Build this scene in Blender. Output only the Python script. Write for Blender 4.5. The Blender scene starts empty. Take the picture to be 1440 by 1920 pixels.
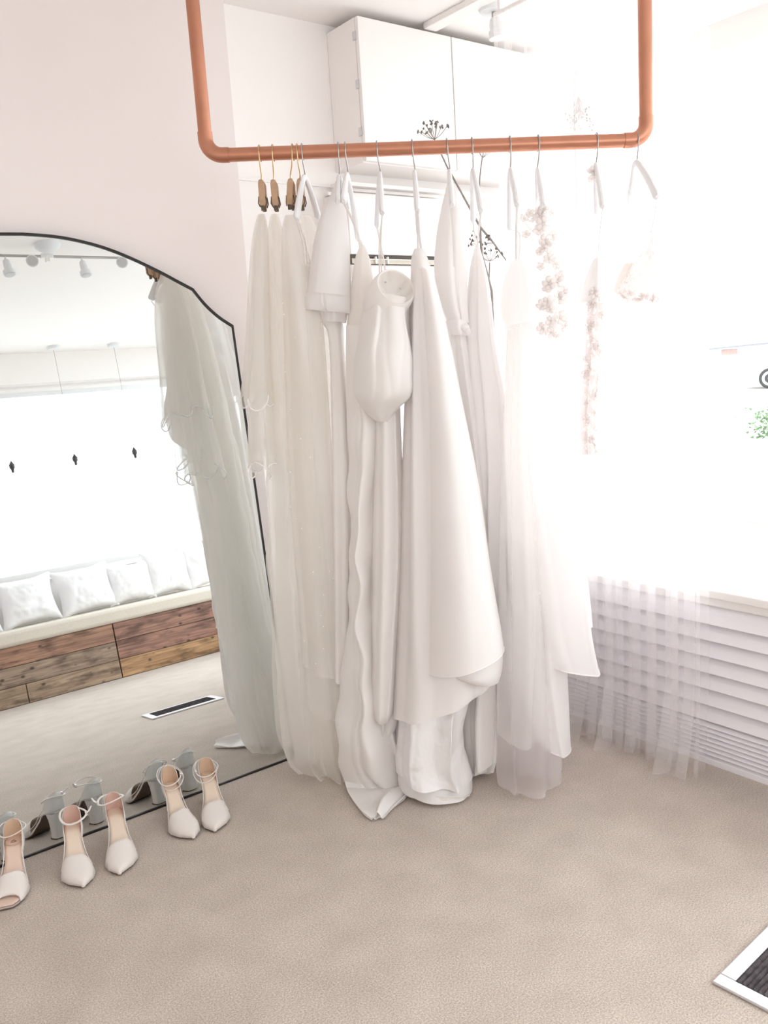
import bpy, math, random
from mathutils import Vector, Matrix, noise
random.seed(7)
PI = math.pi
SC = bpy.context.scene
COL = SC.collection
V3 = Vector

# ------------------------------------------------------------------ camera maths
F, PITCH, ROLL, YAW, EYE = 1627.84, 0.169801, -0.0645869, 0.640159, 1.42
CAM = V3((0, 0, EYE))
_fw = V3((math.sin(YAW)*math.cos(PITCH), math.cos(YAW)*math.cos(PITCH), -math.sin(PITCH)))
_r0 = V3((math.cos(YAW), -math.sin(YAW), 0)); _u0 = _r0.cross(_fw)
_rt = _r0*math.cos(ROLL) + _u0*math.sin(ROLL)
_up = -_r0*math.sin(ROLL) + _u0*math.cos(ROLL)
def ray(x, y): return _fw*F + _rt*(x-720) - _up*(y-960)
def on_plane(x, y, n, p):
    """where the sight line through photo pixel (x, y) meets a plane of the room"""
    n = V3(n); d = ray(x, y); return CAM + d*((V3(p)-CAM).dot(n)/d.dot(n))
def on_z(x, y, z=0.0): return on_plane(x, y, (0, 0, 1), (0, 0, z))
def on_x(x, y, X): return on_plane(x, y, (1, 0, 0), (X, 0, 0))
def on_y(x, y, Y): return on_plane(x, y, (0, 1, 0), (0, Y, 0))

CEIL = 2.73
Y_MIRROR_WALL, Y_ALCOVE, Y_BACK = 2.90, 3.00, -1.75
X_LEFT, X_GLASS = -1.6, 3.55
RA = on_z(388, 292, 2.078); RB = on_z(1212, 262, 2.036)
U = (RB-RA).normalized(); N = V3((U.y, -U.x, 0)).normalized()
if N.dot(CAM-RA) < 0: N = -N
UP = V3((0, 0, 1))
def on_rail(x, y, off=0.0): return on_plane(x, y, N, RA + N*off)

# ------------------------------------------------------------------ mesh builder
OFF = {}
class MB:
    def __init__(s): s.v = []; s.f = []; s.m = []; s.mi = 0
    def add(s, vs, fs):
        b = len(s.v); s.v += [tuple(p) for p in vs]
        s.f += [tuple(b+i for i in f) for f in fs]; s.m += [s.mi]*len(fs)
        return s
    def box(s, a, b, M=None):
        x0, y0, z0 = a; x1, y1, z1 = b
        vs = [V3(p) for p in ((x0,y0,z0),(x1,y0,z0),(x1,y1,z0),(x0,y1,z0),(x0,y0,z1),(x1,y0,z1),(x1,y1,z1),(x0,y1,z1))]
        if M: vs = [M @ p for p in vs]
        return s.add(vs, [(0,3,2,1),(4,5,6,7),(0,1,5,4),(1,2,6,5),(2,3,7,6),(3,0,4,7)])
    def loft(s, rings, closed=True, cap0=False, cap1=False):
        n = len(rings[0]); fs = []
        for i in range(len(rings)-1):
            for j in range(n if closed else n-1):
                k = (j+1) % n
                fs.append((i*n+j, i*n+k, (i+1)*n+k, (i+1)*n+j))
        if cap0: fs.append(tuple(range(n-1, -1, -1)))
        if cap1: fs.append(tuple((len(rings)-1)*n+j for j in range(n)))
        return s.add([p for r in rings for p in r], fs)
    def tube(s, pts, r, n=8, closed=False, caps=True, flat=None):
        pts = [V3(p) for p in pts]; m = len(pts)
        rs = r if isinstance(r, (list, tuple)) else [r]*m
        rings = []; prev = None
        for i, p in enumerate(pts):
            a = pts[(i-1) % m] if (closed or i) else p
            b = pts[(i+1) % m] if (closed or i < m-1) else p
            t = (b-a)
            t = t.normalized() if t.length > 1e-9 else V3((0, 0, 1))
            if prev is None:
                h = V3((0, 0, 1)) if abs(t.z) < .9 else V3((1, 0, 0))
                x = t.cross(h).normalized()
            else:
                x = (prev - t*prev.dot(t))
                x = x.normalized() if x.length > 1e-6 else t.orthogonal().normalized()
            prev = x; y = t.cross(x)
            fl = flat or 1.0
            rings.append([p + (x*math.cos(2*PI*k/n) + y*math.sin(2*PI*k/n)*fl)*rs[i] for k in range(n)])
        if closed: rings.append(rings[0])
        return s.loft(rings, True, caps and not closed, caps and not closed)
    def lathe(s, prof, n=24, M=None, cap=True):
        rings = []
        for r, z in prof:
            ring = [V3((r*math.cos(2*PI*k/n), r*math.sin(2*PI*k/n), z)) for k in range(n)]
            rings.append([M @ p for p in ring] if M else ring)
        return s.loft(rings, True, cap, cap)
    def ball(s, c, r, n=8, sq=(1, 1, 1)):
        c = V3(c); rings = []
        for i in range(n//2+1):
            a = -PI/2 + PI*i/(n//2)
            rings.append([c + V3((r*math.cos(a)*math.cos(2*PI*k/n)*sq[0], r*math.cos(a)*math.sin(2*PI*k/n)*sq[1], r*math.sin(a)*sq[2])) for k in range(n)])
        return s.loft(rings)
    def build(s, name, mats, parent=None, smooth=True, angle=40, bevel=0, world=True, origin=None, solid=0):
        me = bpy.data.meshes.new(name)
        o = bpy.data.objects.new(name, me); COL.objects.link(o)
        if parent is not None:
            off = OFF.get(parent.name, V3((0, 0, 0))) if world else V3((0, 0, 0))
            o.parent = parent; OFF[o.name] = off
        else:
            if origin is None:
                xs, ys, zs = zip(*s.v)
                origin = V3(((min(xs)+max(xs))/2, (min(ys)+max(ys))/2, min(zs)))
            off = V3(origin); o.location = off; OFF[o.name] = off
        me.from_pydata([tuple(V3(p)-off) for p in s.v], [], s.f)
        for m in (mats if isinstance(mats, (list, tuple)) else [mats]): me.materials.append(m)
        for p, i in zip(me.polygons, s.m): p.material_index = i
        me.update()
        if bevel:
            b = o.modifiers.new('bevel', 'BEVEL'); b.width = bevel; b.segments = 3; b.limit_method = 'ANGLE'; b.angle_limit = math.radians(30)
        if solid:
            q = o.modifiers.new('thick', 'SOLIDIFY'); q.thickness = solid; q.offset = 0
        if smooth:
            me.shade_smooth()
            me.set_sharp_from_angle(angle=math.radians(angle))
        return o

def tag(o, label=None, cat=None, group=None, kind=None):
    if label: o['label'] = label
    if cat: o['category'] = cat
    if group: o['group'] = group
    if kind: o['kind'] = kind
    return o
def thing(name, loc, label, cat, group=None, rotz=0, scale=1):
    o = bpy.data.objects.new(name, None); COL.objects.link(o); o.empty_display_size = .05
    o.location = loc; o.rotation_euler = (0, 0, rotz); o.scale = (scale,)*3; OFF[o.name] = V3(loc)
    return tag(o, label, cat, group)
def struct(mb, name, mats, **k):
    o = mb.build(name, mats, **k); o['kind'] = 'structure'; return o
def smooth_pts(pts, n=8):
    """Catmull-Rom through the given points"""
    pts = [V3(p) for p in pts]; out = []
    for i in range(len(pts)-1):
        p0 = pts[max(i-1, 0)]; p1 = pts[i]; p2 = pts[i+1]; p3 = pts[min(i+2, len(pts)-1)]
        for k in range(n):
            t = k/n
            out.append(.5*((2*p1) + (p2-p0)*t + (2*p0-5*p1+4*p2-p3)*t*t + (-p0+3*p1-3*p2+p3)*t**3))
    out.append(pts[-1]); return out

# ------------------------------------------------------------------ materials
def lin(c): return c/12.92 if c <= .04045 else ((c+.055)/1.055)**2.4
def rgb(r, g, b): return (lin(r/255), lin(g/255), lin(b/255), 1)
def newmat(name):
    m = bpy.data.materials.new(name); m.use_nodes = True
    nt = m.node_tree; nt.nodes.clear()
    out = nt.nodes.new('ShaderNodeOutputMaterial')
    return m, nt, out
def noise_color(nt, c, var, scale, coord='Object', detail=3):
    tc = nt.nodes.new('ShaderNodeTexCoord'); tx = nt.nodes.new('ShaderNodeTexNoise')
    tx.inputs['Scale'].default_value = scale; tx.inputs['Detail'].default_value = detail
    nt.links.new(tc.outputs[coord], tx.inputs['Vector'])
    rp = nt.nodes.new('ShaderNodeValToRGB')
    rp.color_ramp.elements[0].position = .3; rp.color_ramp.elements[1].position = .7
    rp.color_ramp.elements[0].color = (c[0]*(1-var), c[1]*(1-var), c[2]*(1-var), 1)
    rp.color_ramp.elements[1].color = (min(c[0]*(1+var), 1), min(c[1]*(1+var), 1), min(c[2]*(1+var), 1), 1)
    nt.links.new(tx.outputs['Fac'], rp.inputs['Fac'])
    return rp.outputs['Color'], tc.outputs[coord]
def bump(nt, vec, scale, strength, dist=.002, detail=3):
    tx = nt.nodes.new('ShaderNodeTexNoise'); tx.inputs['Scale'].default_value = scale; tx.inputs['Detail'].default_value = detail
    nt.links.new(vec, tx.inputs['Vector'])
    b = nt.nodes.new('ShaderNodeBump'); b.inputs['Strength'].default_value = strength; b.inputs['Distance'].default_value = dist
    nt.links.new(tx.outputs['Fac'], b.inputs['Height'])
    return b.outputs['Normal']
def solid(name, c, rough=.5, metal=0, var=.03, scale=8, bs=0, bscale=60, bdist=.002, sheen=0, spec=.5, coat=0):
    m, nt, out = newmat(name)
    p = nt.nodes.new('ShaderNodeBsdfPrincipled')
    colr, vec = noise_color(nt, c, var, scale)
    nt.links.new(colr, p.inputs['Base Color'])
    p.inputs['Roughness'].default_value = rough; p.inputs['Metallic'].default_value = metal
    p.inputs['Specular IOR Level'].default_value = spec
    if sheen: p.inputs['Sheen Weight'].default_value = sheen
    if coat: p.inputs['Coat Weight'].default_value = coat
    if bs: nt.links.new(bump(nt, vec, bscale, bs, bdist), p.inputs['Normal'])
    nt.links.new(p.outputs['BSDF'], out.inputs['Surface'])
    return m
def fabric(name, c, rough=.45, trans=.2, bs=.15, bscale=14, bdist=.006, alpha=1.0, sheen=.2, spec=.35, threads=False):
    """cloth: reflects, lets some light through, and (alpha < 1) is an open net"""
    m, nt, out = newmat(name)
    p = nt.nodes.new('ShaderNodeBsdfPrincipled')
    colr, vec = noise_color(nt, c, .015, 5)
    nt.links.new(colr, p.inputs['Base Color'])
    p.inputs['Roughness'].default_value = rough; p.inputs['Sheen Weight'].default_value = sheen
    p.inputs['Specular IOR Level'].default_value = spec
    if bs: nt.links.new(bump(nt, vec, bscale, bs, bdist, 2), p.inputs['Normal'])
    t = nt.nodes.new('ShaderNodeBsdfTranslucent'); nt.links.new(colr, t.inputs['Color'])
    mx = nt.nodes.new('ShaderNodeMixShader'); mx.inputs['Fac'].default_value = trans
    nt.links.new(p.outputs['BSDF'], mx.inputs[1]); nt.links.new(t.outputs['BSDF'], mx.inputs[2])
    res = mx.outputs['Shader']
    if alpha < 1:
        tr = nt.nodes.new('ShaderNodeBsdfTransparent'); m2 = nt.nodes.new('ShaderNodeMixShader')
        m2.inputs['Fac'].default_value = alpha
        nt.links.new(tr.outputs['BSDF'], m2.inputs[1]); nt.links.new(res, m2.inputs[2]); res = m2.outputs['Shader']
    nt.links.new(res, out.inputs['Surface'])
    return m
def lace(name, c, scale=55, lo=.35, hi=.55, trans=.5):
    m, nt, out = newmat(name)
    d = nt.nodes.new('ShaderNodeBsdfDiffuse'); t = nt.nodes.new('ShaderNodeBsdfTranslucent')
    colr, vec = noise_color(nt, c, .06, 25)
    nt.links.new(colr, d.inputs['Color']); nt.links.new(colr, t.inputs['Color'])
    mx = nt.nodes.new('ShaderNodeMixShader'); mx.inputs['Fac'].default_value = trans
    nt.links.new(d.outputs['BSDF'], mx.inputs[1]); nt.links.new(t.outputs['BSDF'], mx.inputs[2])
    tx = nt.nodes.new('ShaderNodeTexNoise'); tx.inputs['Scale'].default_value = scale; tx.inputs['Detail'].default_value = 2
    nt.links.new(vec, tx.inputs['Vector'])
    rp = nt.nodes.new('ShaderNodeValToRGB'); rp.color_ramp.elements[0].position = lo; rp.color_ramp.elements[1].position = hi
    rp.color_ramp.elements[0].color = (.25, .25, .25, 1)
    nt.links.new(tx.outputs['Fac'], rp.inputs['Fac'])
    tr = nt.nodes.new('ShaderNodeBsdfTransparent'); m2 = nt.nodes.new('ShaderNodeMixShader')
    nt.links.new(rp.outputs['Color'], m2.inputs['Fac'])
    nt.links.new(tr.outputs['BSDF'], m2.inputs[1]); nt.links.new(mx.outputs['Shader'], m2.inputs[2])
    nt.links.new(m2.outputs['Shader'], out.inputs['Surface'])
    return m
def carpet_mat():
    m, nt, out = newmat('beige_carpet')
    p = nt.nodes.new('ShaderNodeBsdfPrincipled'); p.inputs['Roughness'].default_value = 1; p.inputs['Specular IOR Level'].default_value = .05
    p.inputs['Sheen Weight'].default_value = .2
    tc = nt.nodes.new('ShaderNodeTexCoord')
    a = nt.nodes.new('ShaderNodeTexNoise'); a.inputs['Scale'].default_value = 240; a.inputs['Detail'].default_value = 4; a.inputs['Roughness'].default_value = .7
    b = nt.nodes.new('ShaderNodeTexNoise'); b.inputs['Scale'].default_value = 7; b.inputs['Detail'].default_value = 5
    nt.links.new(tc.outputs['Object'], a.inputs['Vector']); nt.links.new(tc.outputs['Object'], b.inputs['Vector'])
    r1 = nt.nodes.new('ShaderNodeValToRGB'); r1.color_ramp.elements[0].position = .32; r1.color_ramp.elements[1].position = .66
    r1.color_ramp.elements[0].color = rgb(164, 150, 138); r1.color_ramp.elements[1].color = rgb(228, 215, 204)
    r2 = nt.nodes.new('ShaderNodeValToRGB'); r2.color_ramp.elements[0].position = .3; r2.color_ramp.elements[1].position = .7
    r2.color_ramp.elements[0].color = (.86, .85, .84, 1); r2.color_ramp.elements[1].color = (1, 1, 1, 1)
    nt.links.new(a.outputs['Fac'], r1.inputs['Fac']); nt.links.new(b.outputs['Fac'], r2.inputs['Fac'])
    mx = nt.nodes.new('ShaderNodeMix'); mx.data_type = 'RGBA'; mx.blend_type = 'MULTIPLY'; mx.inputs[0].default_value = 1
    nt.links.new(r1.outputs['Color'], mx.inputs[6]); nt.links.new(r2.outputs['Color'], mx.inputs[7])
    nt.links.new(mx.outputs[2], p.inputs['Base Color'])
    bp = nt.nodes.new('ShaderNodeBump'); bp.inputs['Strength'].default_value = .6; bp.inputs['Distance'].default_value = .004
    nt.links.new(a.outputs['Fac'], bp.inputs['Height']); nt.links.new(bp.outputs['Normal'], p.inputs['Normal'])
    nt.links.new(p.outputs['BSDF'], out.inputs['Surface'])
    return m
def wood_mat(name, c1, c2, knots=.5):
    m, nt, out = newmat(name)
    p = nt.nodes.new('ShaderNodeBsdfPrincipled'); p.inputs['Roughness'].default_value = .6
    tc = nt.nodes.new('ShaderNodeTexCoord'); mp = nt.nodes.new('ShaderNodeMapping'); mp.inputs['Scale'].default_value = (1.2, 8, 22)
    mp.inputs['Location'].default_value = (random.random()*9, random.random()*9, random.random()*9)
    nt.links.new(tc.outputs['Object'], mp.inputs['Vector'])
    a = nt.nodes.new('ShaderNodeTexNoise'); a.inputs['Scale'].default_value = 2; a.inputs['Detail'].default_value = 6; a.inputs['Distortion'].default_value = 1.2
    nt.links.new(mp.outputs['Vector'], a.inputs['Vector'])
    r = nt.nodes.new('ShaderNodeValToRGB'); r.color_ramp.elements[0].position = .3; r.color_ramp.elements[1].position = .68
    r.color_ramp.elements[0].color = c1; r.color_ramp.elements[1].color = c2
    nt.links.new(a.outputs['Fac'], r.inputs['Fac'])
    k = nt.nodes.new('ShaderNodeTexVoronoi'); k.inputs['Scale'].default_value = 1
    mp2 = nt.nodes.new('ShaderNodeMapping'); mp2.inputs['Scale'].default_value = (9, 1, 14); mp2.inputs['Location'].default_value = (random.random()*9, 0, random.random()*9)
    nt.links.new(tc.outputs['Object'], mp2.inputs['Vector']); nt.links.new(mp2.outputs['Vector'], k.inputs['Vector'])
    kr = nt.nodes.new('ShaderNodeValToRGB'); kr.color_ramp.elements[0].position = .09; kr.color_ramp.elements[1].position = .2
    kr.color_ramp.elements[0].color = (.12, .09, .08, 1); kr.color_ramp.elements[1].color = (1, 1, 1, 1)
    nt.links.new(k.outputs['Distance'], kr.inputs['Fac'])
    s = nt.nodes.new('ShaderNodeTexNoise'); s.inputs['Scale'].default_value = 5; s.inputs['Detail'].default_value = 3
    mp3 = nt.nodes.new('ShaderNodeMapping'); mp3.inputs['Scale'].default_value = (1, 1, 3.5); nt.links.new(tc.outputs['Object'], mp3.inputs['Vector'])
    nt.links.new(mp3.outputs['Vector'], s.inputs['Vector'])
    sr = nt.nodes.new('ShaderNodeValToRGB'); sr.color_ramp.elements[0].position = .33; sr.color_ramp.elements[1].position = .5
    sr.color_ramp.elements[0].color = (.3, .27, .26, 1); sr.color_ramp.elements[1].color = (1, 1, 1, 1)
    nt.links.new(s.outputs['Fac'], sr.inputs['Fac'])
    cur = r.outputs['Color']
    for o in (kr.outputs['Color'], sr.outputs['Color']):
        mx = nt.nodes.new('ShaderNodeMix'); mx.data_type = 'RGBA'; mx.blend_type = 'MULTIPLY'; mx.inputs[0].default_value = .85
        nt.links.new(cur, mx.inputs[6]); nt.links.new(o, mx.inputs[7]); cur = mx.outputs[2]
    nt.links.new(cur, p.inputs['Base Color'])
    nt.links.new(p.outputs['BSDF'], out.inputs['Surface'])
    return m
def glass_mat():
    m, nt, out = newmat('window_glass')
    tr = nt.nodes.new('ShaderNodeBsdfTransparent'); gl = nt.nodes.new('ShaderNodeBsdfGlossy'); gl.inputs['Roughness'].default_value = .02
    colr, vec = noise_color(nt, (.97, .985, .98, 1), .01, 2); nt.links.new(colr, tr.inputs['Color'])
    mx = nt.nodes.new('ShaderNodeMixShader'); mx.inputs['Fac'].default_value = .05
    nt.links.new(tr.outputs['BSDF'], mx.inputs[1]); nt.links.new(gl.outputs['BSDF'], mx.inputs[2])
    nt.links.new(mx.outputs['Shader'], out.inputs['Surface']); return m
def mirror_mat():
    m, nt, out = newmat('mirror_silvering')
    gl = nt.nodes.new('ShaderNodeBsdfGlossy'); gl.inputs['Roughness'].default_value = 0
    colr, vec = noise_color(nt, (.82, .86, .87, 1), .005, 1.5); nt.links.new(colr, gl.inputs['Color'])
    nt.links.new(gl.outputs['BSDF'], out.inputs['Surface']); return m
def rib_mat():
    m, nt, out = newmat('ribbed_mat_pile')
    p = nt.nodes.new('ShaderNodeBsdfPrincipled'); p.inputs['Roughness'].default_value = .95; p.inputs['Specular IOR Level'].default_value = .1
    colr, vec = noise_color(nt, rgb(84, 78, 80), .45, 60)
    nt.links.new(colr, p.inputs['Base Color']); nt.links.new(bump(nt, vec, 160, .6, .004), p.inputs['Normal'])
    nt.links.new(p.outputs['BSDF'], out.inputs['Surface']); return m

M = dict(
    wallp=solid('pale_blush_wall', rgb(233, 225, 223), .9, var=.012, scale=2, bs=.08, bscale=90, spec=.2),  # mirror wall, toned a little darker and pinker than the alcove wall
    wall=solid('white_wall_paint', rgb(245, 242, 240), .9, var=.012, scale=2, bs=.08, bscale=90, spec=.2),
    ceil=solid('white_ceiling_paint', rgb(241, 238, 236), .9, var=.01, scale=2, spec=.2),
    trim=solid('white_gloss_trim', rgb(240, 237, 235), .4, var=.01),
    cab=solid('white_cabinet_lacquer', rgb(242, 238, 236), .45, var=.008, scale=3),
    dark=solid('dark_recess_fill', rgb(84, 76, 70), .7),
    copper=solid('brushed_copper', rgb(200, 142, 117), .38, 1, var=.06, scale=14, bs=.05, bscale=120),
    steel=solid('hook_steel', rgb(176, 172, 170), .3, 1),
    gold=solid('hook_brass', rgb(206, 178, 136), .3, 1),
    tan=solid('tan_hanger_wood', rgb(190, 157, 128), .6, var=.08, scale=40),
    black=solid('black_edge_metal', rgb(26, 22, 20), .5),
    clipdark=solid('clip_dark_edge', rgb(96, 80, 66), .5),
    hanger=solid('white_hanger_paint', rgb(236, 236, 238), .4, var=.01),
    mirror=mirror_mat(), glass=glass_mat(), carpet=carpet_mat(), ribs=rib_mat(),
    alu=solid('brushed_aluminium', rgb(214, 213, 216), .35, .6, var=.04, scale=30),
    ivory=fabric('ivory_satin', rgb(250, 247, 246), .4, .24),
    white=fabric('white_satin', rgb(250, 247, 245), .36, .22, bs=.2),
    crepe=fabric('cream_crepe', rgb(249, 245, 241), .7, .25, spec=.15),
    cape=fabric('white_crepe', rgb(250, 248, 248), .7, .25, spec=.15),
    gown=fabric('white_chiffon', rgb(254, 252, 252), .7, .5, bs=.08, spec=.1),
    crumple=fabric('crumpled_white_satin', rgb(249, 247, 247), .3, .12, bs=.9, bscale=16, bdist=.02),
    tulle=fabric('ivory_tulle', rgb(248, 245, 240), .9, .45, bs=0, alpha=.42, sheen=0, spec=.1),
    tulle2=fabric('soft_white_tulle', rgb(249, 247, 245), .9, .45, bs=0, alpha=.34, sheen=0, spec=.1),
    tulle3=fabric('lilac_white_tulle', rgb(246, 242, 244), .9, .45, bs=0, alpha=.30, sheen=0, spec=.1),
    sheer=fabric('white_sheer_curtain', rgb(250, 247, 248), .9, .5, bs=0, alpha=.2, sheen=0, spec=.1),
    cord=fabric('satin_cord', rgb(250, 248, 246), .3, .05, bs=0),
    pearl=solid('pearl', rgb(246, 242, 236), .15, coat=.5),
    lace=lace('ivory_lace', rgb(252, 249, 248), trans=.66),
    lace2=lace('silver_ivory_lace', rgb(242, 237, 236), 70, .3, .5, .62),
    petal=fabric('organza_petal', rgb(252, 249, 248), .6, .72, bs=0),
    shoe=fabric('ivory_shoe_satin', rgb(226, 219, 214), .34, 0, bs=.1, bscale=200, bdist=.0006, spec=.5),
    insole=solid('beige_insole', rgb(224, 206, 188), .6, var=.03),
    insole_pink=solid('blush_insole', rgb(222, 196, 180), .6, var=.03),
    lining=solid('tan_lining', rgb(216, 190, 166), .6),
    lining_pink=solid('pink_lining', rgb(216, 184, 172), .6),
    sole=solid('brown_outsole', rgb(96, 78, 66), .7),
    silver=solid('silver_leather', rgb(222, 214, 212), .25, .7),
    ink=solid('dark_logo_print', rgb(112, 80, 62), .6),
    pillow=fabric('white_cotton', rgb(240, 239, 240), .9, .05, bs=.5, bscale=9, bdist=.02, spec=.1),
    pad=solid('pale_linen_pad', rgb(208, 200, 188), .9, var=.04, scale=90, spec=.1),
    stem=solid('dry_stem', rgb(158, 151, 146), .8, var=.15, scale=30),
    seed=solid('dry_seed_head', rgb(128, 121, 114), .9, var=.25, scale=60),
    spot=solid('white_lamp_enamel', rgb(226, 228, 230), .4),
    lens=solid('frosted_lamp_lens', rgb(196, 196, 196), .35),
    bulb=solid('dark_bulb_holder', rgb(66, 62, 60), .5),
    slat=solid('white_blind_slat', rgb(238, 236, 240), .45, var=.01),
    street=solid('pale_paving', rgb(190, 186, 182), .9, var=.06, scale=3, bs=.2, bscale=30),
    road=solid('tarmac', rgb(150, 148, 148), .9, var=.1, scale=4),
    brick=solid('pale_red_brick', rgb(222, 178, 170), .9, var=.12, scale=14),
    render=solid('white_render', rgb(236, 234, 230), .9),
    roof=solid('slate_roof', rgb(150, 152, 158), .8, var=.1),
    carwhite=solid('white_car_paint', rgb(240, 240, 242), .25, coat=.6),
    tyre=solid('tyre_rubber', rgb(62, 62, 64), .8),
    carglass=solid('car_window', rgb(90, 100, 108), .1),
    leaf=solid('green_leaves', rgb(96, 128, 84), .8, var=.3, scale=20),
)

# ------------------------------------------------------------------ room shell
def quad(a, b, c, d): return MB().add([a, b, c, d], [(0, 1, 2, 3)])
m = MB().box((X_LEFT, Y_BACK-.3, -.05), (X_GLASS+.1, Y_ALCOVE+.1, 0)); struct(m, 'floor', M['carpet'], smooth=False, origin=(0, 0, 0))
m = MB().box((X_LEFT-.1, Y_BACK-.3, CEIL), (X_GLASS+.1, Y_ALCOVE+.1, CEIL+.1)); struct(m, 'ceiling', M['ceil'], smooth=False)
CX = on_y(462, 500, Y_MIRROR_WALL).x      # the outer corner beside the mirror
m = MB().box((X_LEFT, Y_MIRROR_WALL, 0), (CX, Y_ALCOVE+.1, CEIL)); struct(m, 'wall_mirror', M['wallp'], smooth=False)
m = MB().box((CX, Y_ALCOVE, 0), (X_GLASS+.1, Y_ALCOVE+.1, CEIL)); struct(m, 'wall_alcove', M['wall'], smooth=False)
m = MB().box((X_LEFT-.1, Y_BACK-.3, 0), (X_LEFT, Y_ALCOVE+.1, CEIL)); struct(m, 'wall_left_unseen', M['wall'], smooth=False)  # unseen wall, added to close the room so light bounces back
# wall opposite the mirror, its window widened out of view to let in more light
WX0, WX1, WZ0, WZ1 = -.70, 3.40, .90, 2.478
m = MB()
for a, b in (((X_LEFT, WZ1), (X_GLASS+.1, CEIL)), ((X_LEFT, 0), (X_GLASS+.1, WZ0)), ((X_LEFT, WZ0), (WX0, WZ1)), ((WX1, WZ0), (X_GLASS+.1, WZ1))):
    m.box((a[0], Y_BACK-.25, a[1]), (b[0], Y_BACK, b[1]))
struct(m, 'wall_bench', M['wall'], smooth=False)
m = MB()
for x in (WX0, 1.28, WX1-.05): m.box((x, Y_BACK-.16, WZ0), (x+.05, Y_BACK-.10, WZ1))
for z in (WZ0, WZ1-.05): m.box((WX0+.001, Y_BACK-.159, z), (WX1-.001, Y_BACK-.101, z+.05))
w = struct(m, 'window_1', M['trim'], smooth=False)
m = MB().box((WX0, Y_BACK-.133, WZ0), (WX1, Y_BACK-.127, WZ1)); m.build('window_pane', M['glass'], w, smooth=False)
m = MB().box((WX0-.05, Y_BACK-.1, WZ0-.04), (WX1+.04, Y_BACK+.05, WZ0)); m.build('window_sill', M['trim'], w, smooth=False, bevel=.006)
# shop-window side: low display base, sill, frame and glass
BASE_X, BASE_Z, BASE_Y0 = 2.505, .62, .75
m = MB().box((BASE_X+.03, BASE_Y0, 0), (X_GLASS, Y_ALCOVE, BASE_Z-.03)); struct(m, 'wall_window_base', M['wall'], smooth=False)
m = MB().box((BASE_X-.02, BASE_Y0-.02, BASE_Z-.03), (X_GLASS, Y_ALCOVE, BASE_Z)).box((BASE_X, BASE_Y0, BASE_Z-.062), (BASE_X+.03, Y_ALCOVE, BASE_Z-.03))
struct(m, 'trim_1', M['trim'], smooth=False, bevel=.006)
m = MB()
for y in (Y_BACK, -.35, .72, 2.93): m.box((X_GLASS, y, 0), (X_GLASS+.06, y+.06, CEIL))
m.box((X_GLASS+.001, Y_BACK, 2.62), (X_GLASS+.059, Y_ALCOVE, CEIL)); m.box((X_GLASS+.001, .78, BASE_Z-.1), (X_GLASS+.059, Y_ALCOVE, BASE_Z+.02)); m.box((X_GLASS+.001, Y_BACK, 0), (X_GLASS+.059, -.29, .5))
w = struct(m, 'window_2', M['trim'], smooth=False)
MB().box((X_GLASS+.027, Y_BACK, .0), (X_GLASS+.033, Y_ALCOVE, 2.65)).build('window_pane', M['glass'], w, smooth=False)
# ledge line and picture rail on the alcove wall, batten on the ceiling
tz = on_y(445, 331, 2.985).z
m = MB().box((CX, 2.982, tz-.012), (2.09, Y_ALCOVE, tz)).box((CX, 2.990, 0), (2.09, Y_ALCOVE, tz-.012)); struct(m, 'trim_2', M['trim'], smooth=False)
b0 = on_z(800, 47, CEIL); b1 = on_z(872, -8, CEIL)
m = MB().box((b0.x-.03, .3, CEIL-.025), (b0.x+.035, 2.80, CEIL)); struct(m, 'trim_3', M['trim'], smooth=False, bevel=.004)

# ------------------------------------------------------------------ cabinet and wall unit
CXL, CXR, CYF, CZ0, CZ1 = 2.105, 3.10, 2.815, 2.182, 2.700
c = thing('wall_cabinet', (CXL, Y_ALCOVE, CZ0), 'white two-door wall cabinet mounted just under the ceiling behind the copper rail', 'cabinet')
m = MB().box((CXL, CYF, CZ0), (CXR, Y_ALCOVE-.001, CZ1)); m.build('body', M['cab'], c, smooth=False, bevel=.002)
xm = on_y(851, 190, CYF-.02).x
for a, b in ((CXL, xm-.003), (xm+.003, CXR)):
    MB().box((a, CYF-.022, CZ0+.004), (b, CYF-.003, CZ1-.002)).build('door', M['cab'], c, smooth=False, bevel=.002)
for z in (2.28, 2.45, 2.62):
    MB().box((CXL-.004, CYF-.008, z), (CXL+.002, CYF+.012, z+.03)).build('hinge', M['alu'], c, smooth=False)
AX0, AX1 = on_y(650, 400, 2.84).x, on_y(862, 400, 2.84).x
az = lambda y: on_y(720, y, 2.84).z
zt, zp0, zp1, zs = az(362), az(372), az(478), az(497)
c = thing('wall_air_unit', (AX0, Y_ALCOVE, zs-.06), 'long white wall unit below the cabinet with a dark open slot along its base', 'air conditioner')
m = MB().box((AX0, 2.86, zs-.02), (AX1, Y_ALCOVE-.001, zt)); m.build('casing', M['cab'], c, bevel=.01)
m = MB().box((AX0+.005, 2.838, zp1), (AX1-.005, 2.858, zp0)); m.build('front_panel', M['cab'], c, smooth=False, bevel=.004)
m = MB().box((AX0+.01, 2.845, zs+.004), (AX1-.01, 2.859, zp1-.002)); m.build('air_slot', M['dark'], c, smooth=False)  # solid dark slab, its colour stands in for shade inside the slot
m = MB()
for x in (AX0+.12, AX0+.18, AX0+.34, AX0+.48): m.box((x, 2.832, zs+.004), (x+.006, 2.8445, zp1-.008))
m.box((AX0+.02, 2.834, (zs+zp1)/2), (AX1-.02, 2.8446, (zs+zp1)/2+.003)); m.build('louvre', M['trim'], c, smooth=False)
MB().box((AX0+.012, 2.840, zs+.004), (AX1-.012, 2.8448, zs+.004+(zp1-zs)*.5)).build('deflector', M['pad'], c, smooth=False)
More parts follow.
